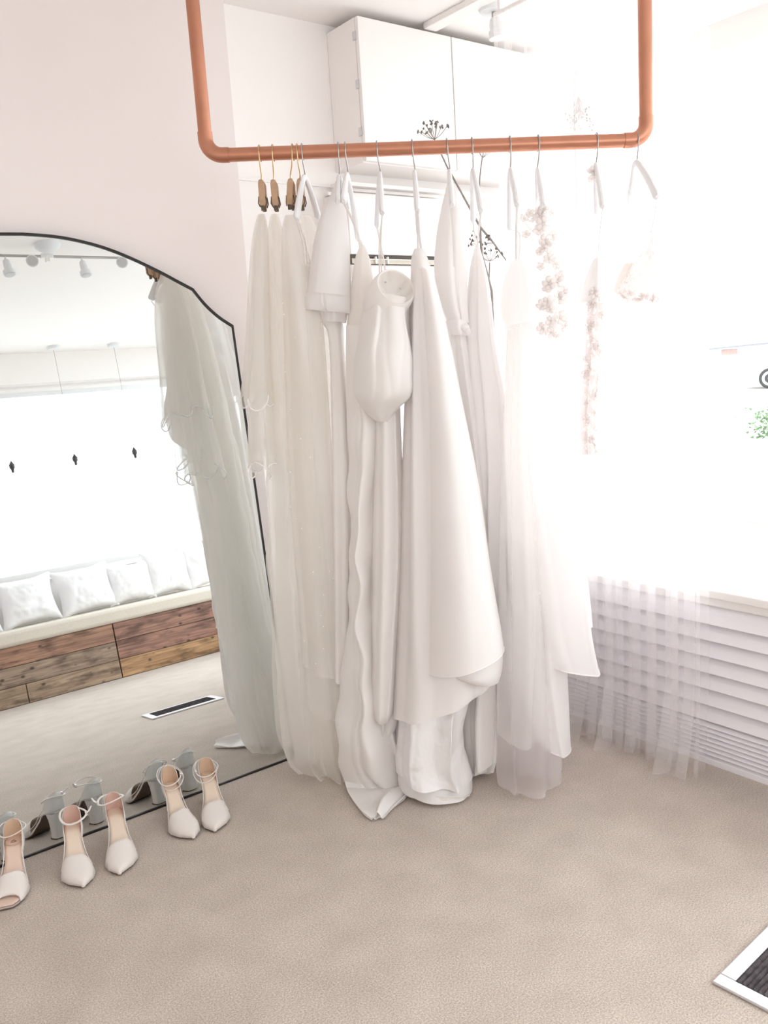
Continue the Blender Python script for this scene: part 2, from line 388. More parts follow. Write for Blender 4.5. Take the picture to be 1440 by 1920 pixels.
m = MB().box((AX0, 2.834, zs-.05), (AX1, 2.97, zs)); m.build('bottom_lip', M['cab'], c, bevel=.014)
TX0 = on_y(640, 350, 2.91).x
m = MB().box((TX0, 2.94, az(352)), (CXR, Y_ALCOVE-.0005, az(345))).box((TX0, 2.91, az(345)), (CXR, Y_ALCOVE-.0005, az(337))); struct(m, 'trim_4', M['trim'], smooth=False, bevel=.003)

b = [on_y(612, 360, 2.975), on_y(628, 368, 2.975)]
tag(MB().box((b[0].x, 2.965, b[1].z), (b[1].x, Y_ALCOVE, b[0].z)).build('wall_bracket', M['cab'], smooth=False, bevel=.002), 'tiny white bracket on the alcove wall just left of the short cape', 'bracket')

# ------------------------------------------------------------------ copper rail
PR = .0205
c = thing('clothes_rail', (RA+RB)/2, 'copper pipe clothes rail hung from the ceiling on two uprights', 'clothes rail')
ER = .048
MB().tube([RA+U*(ER+.012), RB-U*(ER+.012)], PR, 20).build('rail_pipe', M['copper'], c)
for E_, s in ((RA, 1), (RB, -1)):
    MB().tube([E_+UP*(ER+.012), V3((E_.x, E_.y, CEIL))], PR, 20).build('upright_pipe', M['copper'], c)
    pts = [E_+U*s*(ER+.02), E_+U*s*ER] + [E_+U*s*ER+UP*ER + (-U*s*math.sin(a)-UP*math.cos(a))*ER for a in [PI/2*k/10 for k in range(1, 10)]] + [E_+UP*ER, E_+UP*(ER+.02)]
    MB().tube(pts, PR+.0022, 20).build('elbow', M['copper'], c)

# ------------------------------------------------------------------ mirror
LEAN = math.radians(6.4); MY = 2.66
mn = V3((0, -math.cos(LEAN), math.sin(LEAN))); mu = V3((0, math.sin(LEAN), math.cos(LEAN)))
MC = .82
arc = []
for x, y in [(437, 610), (410, 592), (385, 569), (362, 541), (330, 524), (300, 508), (250, 484), (200, 464), (150, 450), (100, 441)]:
    P = on_plane(x, y, mn, (0, MY, 0)); arc.append((P.x-MC, (P-V3((0, MY, 0))).dot(mu)))
top = max(a[1] for a in arc)+.004
hw = arc[0][0]-.004
right = [(hw, 0), (hw+.012, arc[0][1])]
s1 = [V3((a[0], a[1], 0)) for a in arc[:4]]; s2 = [V3((a[0], a[1], 0)) for a in arc[3:]] + [V3((0, top, 0))]
curve = [(p.x, p.y) for p in smooth_pts(s1, 6)] + [(p.x, p.y) for p in smooth_pts(s2, 5)][1:]
half = [(hw, 0.0)] + curve
outline = half + [(-x, y) for x, y in reversed(half[:-1])]
def mp(x, y, d=0): return V3((MC+x, MY, 0)) + mu*y + mn*d
c = thing('wall_mirror', (MC, MY, 0), 'tall arch-topped mirror with stepped shoulders and thin black edge leaning on the wall', 'mirror')
n = len(outline)
m = MB().add([mp(x, y, 0) for x, y in outline], [tuple(range(n-1, -1, -1))]); m.build('glass', M['mirror'], c, smooth=False)
m = MB().add([mp(x, y, -.002) for x, y in outline], [tuple(range(n))])
m.loft([[mp(x, y, -.002) for x, y in outline], [mp(x, y, -.014) for x, y in outline]]).add([mp(x, y, -.014) for x, y in outline], [tuple(range(n))])
m.build('backing', M['black'], c, smooth=False)
m = MB()
cen = (0, .8)
def inset(p, d):
    v = V3((p[0]-cen[0], p[1]-cen[1], 0)); return (p[0]-v.normalized().x*d, max(p[1]-v.normalized().y*d, 0))
inn = [inset(p, .0085) for p in outline]
m.loft([[mp(x, y, -.001) for x, y in inn], [mp(x, y, .004) for x, y in inn], [mp(x, y, .004) for x, y in outline], [mp(x, y, -.012) for x, y in outline]])
m.build('edge_frame', M['black'], c, smooth=False)

# ------------------------------------------------------------------ hangers
TOP = {}
def hook_pts(P, r, drop, bend=.0, front=1):
    """wire hook over the rail at P, running down to P - drop"""
    pts = []
    for k in range(15):
        a = -PI*.30 + (PI*1.30)*k/14
        pts.append(P + N*(-math.cos(a))*r*1.0 + UP*math.sin(a)*r)
    # last point is on the camera side
    pts = pts[::1]
    e = pts[-1]
    pts += smooth_pts([e, P - UP*.035 + N*.012 + U*bend, P - UP*drop*.6 + U*bend*1.5, P - UP*drop + U*bend*1.5], 5)[1:]
    return pts
def hanger(hx, neck, tipn, tipf, style, where):
    P = RA + U*((on_rail(hx, 285)-RA).dot(U))
    K = on_rail(*neck)
    lab, grp = where, 'hangers on the copper rail'
    c = thing('clothes_hanger', K, lab, 'hanger', grp)
    wire = M['gold'] if style == 'clip' else M['steel']
    r = PR+.004
    pts = []
    for k in range(15):
        a = -PI*.28 + PI*1.28*k/14
        pts.append(P - N*math.cos(a)*r + UP*math.sin(a)*r)
    dx = (K-P).dot(U)
    pts += smooth_pts([pts[-1], P+N*.016-UP*.036+U*dx*.35, P-UP*.062+N*.004+U*dx*1.05, K], 5)[1:]
    MB().tube(pts, .0022, 8).build('hook', wire, c)
    if style == 'clip':
        B = on_rail(*tipn, .025)           # lower end of the front jaw
        T = on_rail(*neck, .025)
        dz = T.z-B.z
        for sgn in (1, -1):
            fr = T if sgn > 0 else K-N*.025
            ax = U*.0095; ay = N*.011
            m = MB(); lean = (B-T) if sgn > 0 else V3((0, 0, -dz))
            rings = []
            for t in (0, .12, .88, 1):
                q = fr + lean*t; w = .8 if t in (0, 1) else 1
                rings.append([q-ax*w-ay*w, q+ax*w-ay*w, q+ax*w+ay*w, q-ax*w+ay*w])
            m.loft(rings, True, True, True); m.build('clip_jaw', M['tan'], c, smooth=False, bevel=.002)
            m = MB(); q = fr+lean*.62
            for e in (1, -1): m.tube([q+U*.0105*e+ay*.3, q+U*.013*e-UP*.02+ay*.3, fr+lean*1.05+U*.008*e], .0016, 6)
            q = fr+lean*1.0
            m.box((-.004, -.005, -.014), (.004, .005, .002), Matrix.Translation(q)); m.build('clip_spring', M['clipdark'], c)
        MB().tube([K+N*.025-UP*.006, K+UP*.0, K-N*.025-UP*.006], .007, 8).build('bar', M['tan'], c)
    else:
        reach = .10 if hx == 567 else .15
        A = on_rail(*tipn, reach); B = on_rail(*tipf, -reach)
        mid = K - UP*.004
        m = MB()
        ctr = smooth_pts([A, A.lerp(mid, .45)+UP*.012*(1 if (mid.z > A.z) else 0), mid, B.lerp(mid, .45)+UP*.012, B], 7)
        k = len(ctr); rs = []
        for i in range(k):
            t = abs(i/(k-1)-.5)*2
            rs.append(.006 + .0035*math.sin(min(t, 1)*PI*.5) if t < .97 else .006)
        m.tube(ctr, rs, 10, flat=1.6)
        m.build('arms', M['hanger'], c)
        TOP[hx] = (A, B, K)
    return c
names = ['leftmost on the rail', 'second from the left', 'third from the left', 'half behind the first white hanger']
for (hx, nk, tp), wn in zip([(487, (490, 340), (493, 386)), (512, (513, 340), (517, 386)), (549, (545, 338), (543, 384)), (558, (562, 338), (563, 384))], names):
    hanger(hx, nk, tp, None, 'clip', 'tan wooden clip hanger on a gold hook, ' + wn)
HW = [(567, (571, 330), (556, 411), (597, 408), 'first white hanger from the left, turned so both arms show, beside the tan clips'),
      (635, (636, 330), (634, 378), (654, 388), 'white hanger with steel hook holding the short white cape'),
      (648, (652, 328), (644, 378), (672, 450), 'white hanger with a long far arm just right of the short white cape'),
      (707, (712, 325), (717, 400), (707, 425), 'white hanger above the puffed white sleeve'),
      (773, (777, 322), (783, 395), (786, 440), 'white hanger holding the wide ivory satin dress'),
      (838, (842, 320), (848, 385), (846, 395), 'white hanger wrapped by the straps of the knotted satin dress'),
      (885, (886, 318), (902, 395), (887, 415), 'white hanger in front of the dried flower stem, ninth hook'),
      (956, (956, 318), (970, 385), (956, 430), 'white hanger with splayed front arm above the cup-topped gown'),
      (1009, (1007, 317), (1019, 385), (1010, 400), 'white hanger holding the flower-covered lace sleeve'),
      (1118, (1116, 308), (1130, 388), (1119, 400), 'white hanger with a lace ruffle at its neck near the rail end'),
      (1193, (1192, 303), (1232, 370), (1180, 378), 'white hanger rightmost on the copper rail, angled outward')]
for hx, nk, tn, tf, wn in HW: hanger(hx, nk, tn, tf, 'white', wn)

# ------------------------------------------------------------------ garments
def interp(rows, n):
    out = []; L = [0]
    for a, b in zip(rows, rows[1:]): L.append(L[-1] + max(abs(b[1]-a[1]), abs(b[3]-a[3]), 4))
    for i in range(n):
        s = L[-1]*i/(n-1); k = 0
        while k < len(rows)-2 and s > L[k+1]: k += 1
        t = (s-L[k])/(L[k+1]-L[k])
        p0 = rows[max(k-1, 0)]; p1 = rows[k]; p2 = rows[k+1]; p3 = rows[min(k+2, len(rows)-1)]
        r = []
        for q in range(6):
            m1 = (p2[q]-p0[q])*.5; m2 = (p3[q]-p1[q])*.5
            if (p1[q]-p0[q])*(p2[q]-p1[q]) <= 0: m1 = 0
            if (p2[q]-p1[q])*(p3[q]-p2[q]) <= 0: m2 = 0
            h = (2*t**3-3*t*t+1)*p1[q] + (t**3-2*t*t+t)*m1 + (-2*t**3+3*t*t)*p2[q] + (t**3-t*t)*m2
            r.append(h)
        out.append((i/(n-1), r))
    return out
def cloth(rows, off, seed=0, pleats=5, nrow=56, nring=132, hem=.0, crumple=.0, zmin=.006, twist=.25):
    """hanging cloth: rows are (left x, left y, right x, right y, half depth, pleat depth) down the garment, read off the photo and
    set in the plane of the rail (shifted off metres towards the room); where it reaches the carpet it spreads on it"""
    rnd = random.Random(seed); ph = [rnd.random()*6.28 for _ in range(6)]
    mb = MB(); rings = []
    for t, (lx, ly, rx, ry, hd, am) in interp(rows, nrow):
        A = on_rail(lx, ly, off); B = on_rail(rx, ry, off)
        zraw = (A.z+B.z)/2
        if A.z < zmin: A = on_z(lx, ly, zmin)
        if B.z < zmin: B = on_z(rx, ry, zmin)
        Cc = (A+B)/2; Wv = (B-A)/2; hwid = Wv.length
        w = min(max((.01-zraw)/.11, 0), 1)
        D = (N*(1-w) + UP*w)
        hdd = hd*(1-w) + min(hd, .035)*w
        ring = []
        for k in range(nring):
            a = 2*PI*k/nring
            ca, sa = math.cos(a), math.sin(a)
            sx = math.copysign(abs(sa)**.85, sa)
            f = abs(math.sin(pleats*a/2 + ph[0] + twist*t))*1.25 + .55*abs(math.sin(pleats*1.5*a/2 + ph[1] - twist*1.4*t)) + .35*math.sin(a*(pleats+3) + ph[2] + t) - 1.05
            edge = abs(sa)**.6
            p = Cc + Wv*ca*(1 - .0*edge) + D*hdd*sx + (D*sa*.9 + Wv.normalized()*ca*.12)*am*f
            p = p + Wv.normalized()*am*.55*edge*math.sin(pleats*a + ph[3] + twist*t)
            if hem and t > .82:
                q = (t-.82)/.18
                p = p + UP*hem*q*math.sin(a*(pleats) + ph[4])*edge
            if crumple:
                p = p + noise.noise_vector(p*9 + V3((seed, 0, 0)))*crumple*min(t*3, 1)
            if p.z < zmin: p.z = zmin + .003*(1+math.sin(a*9))
            ring.append(p)
        rings.append(ring)
    mb.loft(rings)
    mb.rings = rings
    return mb
def garment(name, label, cat, rows, group=None):
    A = on_rail(rows[-1][0], rows[-1][1]); B = on_rail(rows[-1][2], rows[-1][3]); b = (A+B)/2; b.z = max(b.z, 0)
    return thing(name, b, label, cat, group)
def strap(c, pts, name='strap', mat='ivory', r=.004):
    return MB().tube(smooth_pts(pts, 6), r, 6, flat=.4).build(name, M[mat], c)
def rimcord(c, mb, mat='cord', r=.0022, name='corded_edge', row=-1):
    return MB().tube(mb.rings[row], r, 6, closed=True).build(name, M[mat], c)

GV = 'bridal veils at the left end of the rail'
# 1 short corded veil
rows = [(484,402,497,402,0.015,.0),(476,440,503,440,0.050,.004),(470,520,505,530,0.075,.01),(464,650,508,650,0.085,.014),(458,748,512,752,0.095,.035)]
c = garment('veil', 'short two-tier sheer veil with satin corded edges, hanging leftmost beside the mirror', 'veil', rows, GV)
a = cloth(rows, -.05, 1, 6, hem=.03); a.build('upper_tier', M['tulle'], c); rimcord(c, a)
rows = [(486,404,495,404,0.010,.0),(478,450,502,450,0.040,.004),(472,560,505,560,0.065,.01),(466,740,512,740,0.075,.014),(470,879,524,876,0.085,.035)]
a = cloth(rows, -.065, 2, 5, hem=.03); a.build('lower_tier', M['tulle'], c); rimcord(c, a)
rows = [(489,404,495,404,0.010,.0),(483,450,501,450,0.030,.004),(478,560,506,560,0.050,.01),(472,830,514,830,0.065,.012),(474,842,516,842,0.065,.03)]
a = cloth(rows, -.07, 3, 4, hem=.03, nrow=40); a.build('inner_tier', M['tulle2'], c); rimcord(c, a)
# 2 long plain veil
rows = [(508,402,522,402,0.015,.0),(501,450,535,452,0.045,.004),(497,600,558,600,0.075,.012),(500,900,596,900,0.085,.016),(508,1150,620,1150,0.090,.02),(520,1340,640,1340,0.100,.03),(533,1405,648,1410,0.100,.04),(566,1442,652,1462,0.060,.04)]
c = garment('veil', 'long plain ivory tulle veil pooling on the carpet beside the mirror foot', 'veil', rows, GV)
cloth(rows, -.09, 4, 7, crumple=.012).build('tulle', M['tulle'], c)
rows = [(511,402,520,402,0.010,.0),(507,450,530,452,0.035,.004),(508,600,550,600,0.050,.012),(515,900,585,900,0.060,.016),(520,1250,600,1250,0.065,.02),(528,1390,630,1400,0.080,.03)]
cloth(rows, -.11, 14, 5, crumple=.01).build('inner_layer', M['tulle'], c)
# 3 pearl veil
rows = [(535,404,557,404,0.015,.0),(528,450,577,468,0.050,.004),(531,600,605,600,0.070,.01),(541,900,626,905,0.080,.012),(556,1100,640,1110,0.085,.012),(566,1236,652,1266,0.090,.014)]
c = garment('veil', 'ivory tulle veil scattered with pearls, its straight hem ending above the carpet', 'veil', rows, GV)
a = cloth(rows, -.03, 5, 5, twist=.1); a.build('upper_layer', M['tulle'], c)
rnd = random.Random(3); pearl = None
for i in range(30):
    t = rnd.randint(12, 54); k = rnd.randint(2, 64); P = a.rings[t][k] + N*.002
    if pearl is None:
        pearl = MB().ball((0, 0, 0), .0019, 8).build('pearl', M['pearl'], c, world=False); o = pearl
    else:
        o = pearl.copy(); COL.objects.link(o)
    o.location = P - OFF[c.name]
rows = [(537,404,555,404,0.010,.0),(533,450,572,468,0.040,.004),(537,600,600,600,0.055,.01),(548,900,618,905,0.065,.012),(566,1200,640,1200,0.070,.012),(575,1318,650,1340,0.075,.012)]
cloth(rows, -.05, 6, 4, twist=.1).build('lower_layer', M['tulle2'], c)
# 4 fine veil behind the first white hanger
rows = [(560,404,582,404,0.015,.0),(563,450,602,452,0.045,.004),(573,600,627,600,0.065,.01),(590,900,640,900,0.075,.014),(585,1200,648,1200,0.085,.02),(580,1370,655,1380,0.090,.03),(590,1440,680,1462,0.060,.04)]
c = garment('veil', 'creamy tulle veil behind the first white hanger, its hem bunched on the carpet', 'veil', rows, GV)
cloth(rows, -.12, 7, 6, crumple=.012).build('tulle', M['tulle'], c)

GD = 'wedding dresses on the copper rail'
# 5 slim white dress below the cape
rows = [(566,494,584,508,0.022,.0),(574,520,606,522,0.060,.003),(602,600,640,600,0.075,.004),(617,640,645,640,0.083,.006),(622,800,655,800,0.090,.008),(625,1000,660,1000,0.090,.01),(629,1262,656,1266,0.098,.01)]
c = garment('wedding_dress', 'slim plain white satin dress whose straight panel hangs below the short cape', 'dress', rows, GD)
cloth(rows, -.05, 8, 3, twist=.1).build('skirt', M['white'], c)
A, B, K = TOP[567]
q = on_rail(572, 494, .05)
strap(c, [A-UP*.004, A.lerp(q, .5)+U*.006, q]); strap(c, [A-UP*.002-N*.02, A.lerp(q, .5)+U*.012-N*.01, q+U*.008-N*.01])
# 6 cape with rolled hem
rows = [(630,338,641,338,0.015,.0),(620,366,645,366,0.045,.002),(606,392,649,392,0.083,.003),(590,450,655,450,0.105,.004),(580,520,658,530,0.120,.006),(574,551,660,560,0.124,.01)]
c = garment('cape', 'short white structured cape with a rolled hem hanging over the slim dress', 'cape', rows)
a = cloth(rows, -.02, 9, 3, twist=.1); a.build('body', M['cape'], c)
rows = [(577,548,657,556,0.112,.01),(575,566,658,572,0.112,.02),(579,583,655,590,0.098,.03),(584,578,650,588,0.083,.03)]
cloth(rows, -.01, 10, 3, nrow=16).build('rolled_hem', M['cape'], c)
rows = [(606,555,649,560,0.045,.01),(605,585,651,588,0.053,.012),(607,604,649,605,0.053,.012)]
cloth(rows, .0, 11, 2, nrow=14).build('inner_fold', M['cape'], c)
# 7 cream dress with floor train
rows = [(676,460,684,460,0.015,.0),(667,482,694,488,0.053,.002),(661,520,702,540,0.075,.004),(655,570,710,580,0.083,.004),(650,612,708,614,0.083,.004)]
c = garment('wedding_dress', 'cream strappy dress with pointed bodice and a white train lying furthest out on the carpet', 'dress', rows, GD)
cloth(rows, -.02, 12, 3, nrow=30).build('bodice', M['crepe'], c)
rows = [(650,611,708,613,0.083,.006),(650,700,712,700,0.090,.012),(653,800,715,800,0.098,.016),(657,1000,700,1000,0.105,.02),(652,1180,707,1180,0.112,.022),(643,1290,722,1300,0.120,.025),(634,1368,742,1370,0.128,.028),(642,1430,768,1430,0.090,.035),(660,1490,786,1466,0.045,.03),(674,1514,774,1480,0.030,.025),(692,1538,712,1536,0.015,.01)]
cloth(rows, .02, 13, 4, nrow=80, crumple=.016, twist=.1).build('skirt', M['white'], c)
A, B, K = TOP[648]
strap(c, [B, on_rail(676, 452, -.06), on_rail(680, 464, -.02)]); strap(c, [A, on_rail(668, 430, .03), on_rail(676, 466, .02)])
# 8 puff sleeve piece plus its dress panel
rows = [(694,548,768,560,0.053,.004),(684,580,768,583,0.083,.012),(674,640,772,640,0.112,.014),(666,690,778,700,0.128,.012),(668,735,776,740,0.120,.012),(684,766,752,764,0.075,.01),(702,788,724,792,0.022,.006)]
c = garment('puff_sleeve', 'puffed white satin sleeve gathered into a twisted band at its open top', 'sleeve', rows)
cloth(rows, .13, 16, 5, twist=.9, crumple=.010).build('puff', M['white'], c)
O = on_rail(742, 538, .185); ax = (N*.72+UP*.42+U*.42).normalized(); bx = (U-ax*U.dot(ax)).normalized(); by_ = ax.cross(bx)
def cring(s_, r, wob=.0, sh=0.0): return [O - ax*s_ + (-UP*.9-U*.5)*sh + (bx*math.cos(q)*1.0 + by_*math.sin(q)*.95)*(r*(1+wob*math.sin(7*q+s_*60)+wob*.6*math.sin(11*q))) for q in [2*PI*k/72 for k in range(72)]]
MB().loft([cring(.0, .056), cring(-.003, .060), cring(.004, .064, .01), cring(.022, .068, .015, .010), cring(.045, .066, .02, .022), cring(.062, .060, .04, .034), cring(.074, .050, .06, .042)]).build('band', M['white'], c)
MB().loft([cring(.0, .0562), cring(.014, .052, .05), cring(.032, .042, .12), cring(.044, .024, .16), cring(.048, .004, .1)], cap1=True).build('lining', M['crepe'], c)
for q in (.6, 2.2): MB().ball(O-ax*.026+(bx*math.cos(q)+by_*math.sin(q))*.034, .003, 8).build('button', M['alu'], c)
A, B, K = TOP[707]
strap(c, [A, on_rail(714, 460, .15), on_rail(716, 522, .14)], mat='white', r=.0035); strap(c, [A-N*.02, on_rail(711, 460, .12), on_rail(712, 526, .14)], mat='white', r=.0035)
rows = [(706,560,744,560,.04,.0),(704,760,750,760,.075,.006),(700,1000,757,1000,.09,.01),(697,1200,746,1200,.098,.008),(694,1310,739,1318,.098,.005),(702,1342,730,1342,.07,.003)]
c = garment('wedding_dress', 'slim white satin dress with rounded hem hanging behind the puffed sleeve', 'dress', rows, GD)
cloth(rows, .07, 17, 5, twist=.15).build('skirt', M['white'], c)
rows = [(700,1250,742,1250,0.075,.01),(700,1330,745,1336,0.075,.02),(708,1400,728,1400,0.045,.01),(712,1470,732,1462,0.030,.01)]
cloth(rows, .04, 18, 3, nrow=24).build('underskirt', M['ivory'], c)
strap(c, [B, on_rail(722, 505, -.05), on_rail(724, 562, .05)], mat='white', r=.003)
# 9 wide ivory satin A-line
rows = [(777,467,794,467,0.022,.0),(772,480,803,488,0.060,.001),(770,502,813,520,0.083,.002)]
c = garment('wedding_dress', 'wide ivory satin A-line dress flaring furthest to the right in front', 'dress', rows, GD)
cloth(rows, .1, 19, 2, nrow=20).build('bodice', M['ivory'], c)
rows = [(787,502,813,520,0.068,.002),(794,620,838,615,0.098,.004),(797,750,866,750,0.120,.006),(799,900,896,900,0.143,.008),(800,1060,919,1060,0.165,.01),(799,1180,937,1165,0.173,.012),(797,1246,943,1206,0.176,.012)]
a = cloth(rows, .13, 20, 2, twist=.1, nrow=64); a.build('overskirt', M['ivory'], c)
rimcord(c, a, 'ivory', .0022, 'hem_edge')
rows = [(771,500,806,515,0.075,.002),(766,620,812,620,0.090,.012),(759,800,840,800,0.105,.02),(752,1000,870,1000,0.120,.024),(746,1180,900,1180,0.128,.026),(740,1290,925,1262,0.135,.02),(738,1342,915,1278,0.135,.02)]
a = cloth(rows, .10, 21, 4, twist=.15, nrow=64); a.build('underskirt', M['ivory'], c)
rows = [(806,1150,934,1150,.12,.004),(812,1225,941,1200,.15,.006),(824,1247,940,1240,.15,.008),(862,1256,934,1266,.12,.008)]
cloth(rows, .115, 44, 2, nrow=20).build('hem_facing', M['ivory'], c)
A, B, K = TOP[773]
strap(c, [A, on_rail(783, 430, .13), on_rail(784, 470, .11)]); strap(c, [B, on_rail(788, 455, -.02), on_rail(790, 472, .06)])
# 10 knotted satin dress
rows = [(840,338,848,338,0.015,.0),(834,362,856,360,0.038,.002),(825,400,864,400,0.068,.004),(818,440,869,440,0.083,.006),(813,500,874,500,0.090,.01),(822,560,874,560,0.083,.012),(838,604,877,606,0.068,.01)]
c = garment('wedding_dress', 'satin dress with crossed straps over its hanger and a knotted waist', 'dress', rows, GD)
cloth(rows, -.02, 22, 4, twist=1.0).build('bodice', M['ivory'], c)
rows = [(838,600,873,602,0.068,.006),(836,612,876,614,0.075,.014),(840,628,874,630,0.068,.006)]
cloth(rows, -.01, 23, 3, nrow=14).build('waist_knot', M['ivory'], c)
kn = on_rail(872, 614, .06)
MB().ball(kn, .013, 12, (1.2, 1, .9)).ball(kn+U*.008-UP*.012, .010, 12, (1, 1, 1.4)).build('knot', M['ivory'], c)
rows = [(840,626,872,628,0.068,.008),(849,720,884,720,0.075,.014),(862,900,908,900,0.090,.02),(850,1100,930,1100,0.105,.025),(800,1230,925,1230,0.120,.03)]
cloth(rows, -.05, 24, 5).build('skirt', M['ivory'], c)
rows = [(790,1230,900,1220,0.112,.02),(752,1290,880,1290,0.120,.03),(743,1350,868,1345,0.128,.035),(741,1405,866,1400,0.135,.04),(744,1440,882,1456,0.143,.035)]
a = cloth(rows, .07, 25, 5, crumple=.012, nrow=48); a.build('overlay', M['crumple'], c)
rows = [(770,1340,850,1340,.03,.004),(752,1420,878,1425,.08,.006),(746,1455,885,1458,.115,.01),(750,1474,885,1478,.125,.012),(768,1487,880,1491,.12,.012)]
a = cloth(rows, .075, 26, 4, nrow=30); a.build('underskirt', M['white'], c); rimcord(c, a, 'white', .002, 'hem_edge')
strap(c, [on_rail(846, 390, .1), on_rail(850, 440, .12), on_rail(852, 500, .1)], mat='ivory', r=.005)
# 11 narrow pointed satin dress
rows = [(892,458,897,458,.015,.0),(884,488,906,490,.052,.003),(877,543,917,543,.075,.006),(872,640,927,640,0.090,.014),(878,750,945,752,0.098,.018),(885,900,952,900,0.105,.02),(885,1080,952,1080,0.112,.022),(868,1240,940,1240,0.128,.028),(858,1330,932,1325,0.135,.03),(862,1400,930,1388,0.135,.034),(872,1446,912,1440,0.120,.03)]
c = garment('wedding_dress', 'pointed satin dress with narrow vertical folds in front of the dried flower stem', 'dress', rows, GD)
cloth(rows, -.08, 28, 6, nrow=64).build('skirt', M['ivory'], c)
rows = [(880,1240,935,1240,0.098,.02),(872,1340,934,1330,0.105,.03),(880,1420,926,1412,0.098,.03)]
cloth(rows, -.02, 29, 5, nrow=30).build('underskirt', M['white'], c)
A, B, K = TOP[885]
strap(c, [A, on_rail(898, 430, .05), on_rail(895, 462, -.06)], mat='white', r=.003); strap(c, [B, on_rail(890, 440, -.1), on_rail(893, 462, -.09)], mat='white', r=.003)
# 12 gown with cup bodice
rows = [(963,488,979,489,0.022,.0),(951,508,987,505,0.053,.002),(942,540,993,540,0.075,.003),(940,585,996,578,0.083,.004),(950,616,998,604,0.075,.006)]
c = garment('wedding_dress', 'full white gown with smooth cup bodice and flared skirts nearest the bright window', 'dress', rows, GD)
cloth(rows, .0, 30, 2, nrow=28).build('bodice', M['gown'], c)
rows = [(951,612,998,602,0.075,.006),(951,700,1012,700,0.098,.012),(949,800,1028,800,0.112,.016),(948,900,1052,900,0.128,.018),(950,1020,1080,1020,0.143,.02),(956,1110,1098,1100,0.150,.02),(970,1180,1105,1176,0.150,.022),(986,1216,1120,1249,0.150,.014)]
a = cloth(rows, .02, 31, 4, nrow=64, twist=.2); a.build('overskirt', M['gown'], c); rimcord(c, a, 'white', .002, 'hem_edge')
rows = [(960,900,1050,900,0.105,.012),(962,1040,1092,1040,0.112,.014),(965,1120,1108,1168,0.112,.016)]
cloth(rows, -.04, 32, 3, nrow=30).build('side_panel', M['gown'], c)
rows = [(950,1000,1040,1000,0.112,.012),(960,1160,1054,1160,0.128,.014),(975,1290,1060,1290,0.143,.016),(1006,1376,1064,1389,0.150,.012)]
a = cloth(rows, .03, 33, 3, nrow=44); a.build('underskirt', M['gown'], c); rimcord(c, a, 'white', .002, 'hem_edge')
rows = [(952,618,990,612,0.068,.004),(944,800,985,800,0.090,.01),(938,1000,1000,1000,0.112,.014),(934,1200,1010,1200,0.128,.018),(932,1366,1005,1372,0.135,.02)]
cloth(rows, .1, 34, 6, nrow=50).build('tulle_layer', M['tulle2'], c)
rows = [(938,1100,1030,1100,0.105,.012),(934,1250,1038,1250,0.120,.02),(932,1380,1043,1380,0.128,.025),(934,1462,1044,1452,0.128,.03),(960,1478,1036,1470,0.090,.02)]
cloth(rows, .07, 35, 6, nrow=44).build('tulle_underlayer', M['tulle3'], c)
rows = [(960,1320,1050,1320,0.075,.012),(962,1440,1050,1440,0.090,.03)]
cloth(rows, -.03, 36, 5, nrow=24).build('tulle_lining', M['tulle3'], c)
A, B, K = TOP[956]
strap(c, [A, on_rail(968, 430, .09), on_rail(968, 489, .01)], mat='cape', r=.004); strap(c, [B, on_rail(975, 440, -.1), on_rail(973, 489, -.01)], mat='cape', r=.004)

# ---- lace pieces at the window end
def flower(c, P, r, nrm, rot, mat='petal'):
    nrm = nrm.normalized(); x = nrm.orthogonal().normalized(); y = nrm.cross(x); m = MB()
    for k in range(5):
        a = rot + 2*PI*k/5; d = x*math.cos(a)+y*math.sin(a); s = nrm.cross(d)
        pts = []
        for t, w in ((.12, .08), (.45, .34), (.75, .42), (1, .22)):
            pts.append([P + d*r*t + s*r*w*q + nrm*r*(.10+.35*t*t - .12*q*q) for q in (-1, -.5, 0, .5, 1)])
        m.loft(pts, closed=False)
    m.ball(P+nrm*r*.1, r*.13, 8)
    return m.build('lace_flower', M[mat], c, solid=.0008)
GL = 'lace pieces at the window end of the rail'
rows = [(1011,364,1020,364,.02,.0),(1003,386,1028,398,.05,.004),(993,440,1031,442,.07,.006),(990,490,1038,492,.09,.008),(995,530,1046,532,.10,.008),(1001,575,1054,575,.10,.008),(1009,618,1053,618,.09,.01),(1022,636,1050,632,.07,.012)]
c = garment('lace_sleeve', 'sheer tapered sleeve covered in raised lace flowers, hanging before the window', 'lace sleeve', rows, GL)
a = cloth(rows, .05, 37, 4, nrow=44); a.build('tulle', M['lace'], c)
rnd = random.Random(12)
for i in range(34):
    t = 6 + int(37*(i+.5)/34); k = rnd.randint(6, 60); P = a.rings[t][k]
    ctr = sum((q for q in a.rings[t]), V3((0, 0, 0)))/len(a.rings[t])
    flower(c, P, .012+.011*rnd.random(), (P-ctr)+N*.05+V3((rnd.uniform(-.05, .05), rnd.uniform(-.05, .05), rnd.uniform(-.02, .05))), rnd.random()*6)
for px, py in ((993, 400), (986, 440), (1040, 500), (1050, 515), (1057, 545), (982, 410), (1036, 400)):
    P = on_rail(px, py, .08); flower(c, P, .014, N+V3((rnd.uniform(-.4, .4), 0, rnd.uniform(-.3, .5))), rnd.random()*6)
MB().tube(smooth_pts([on_rail(983, 408, .08), on_rail(990, 425, .08), on_rail(1036, 470, .09), on_rail(1052, 530, .09), on_rail(1050, 560, .1)], 6), .0012, 6).build('vine_thread', M['cord'], c)

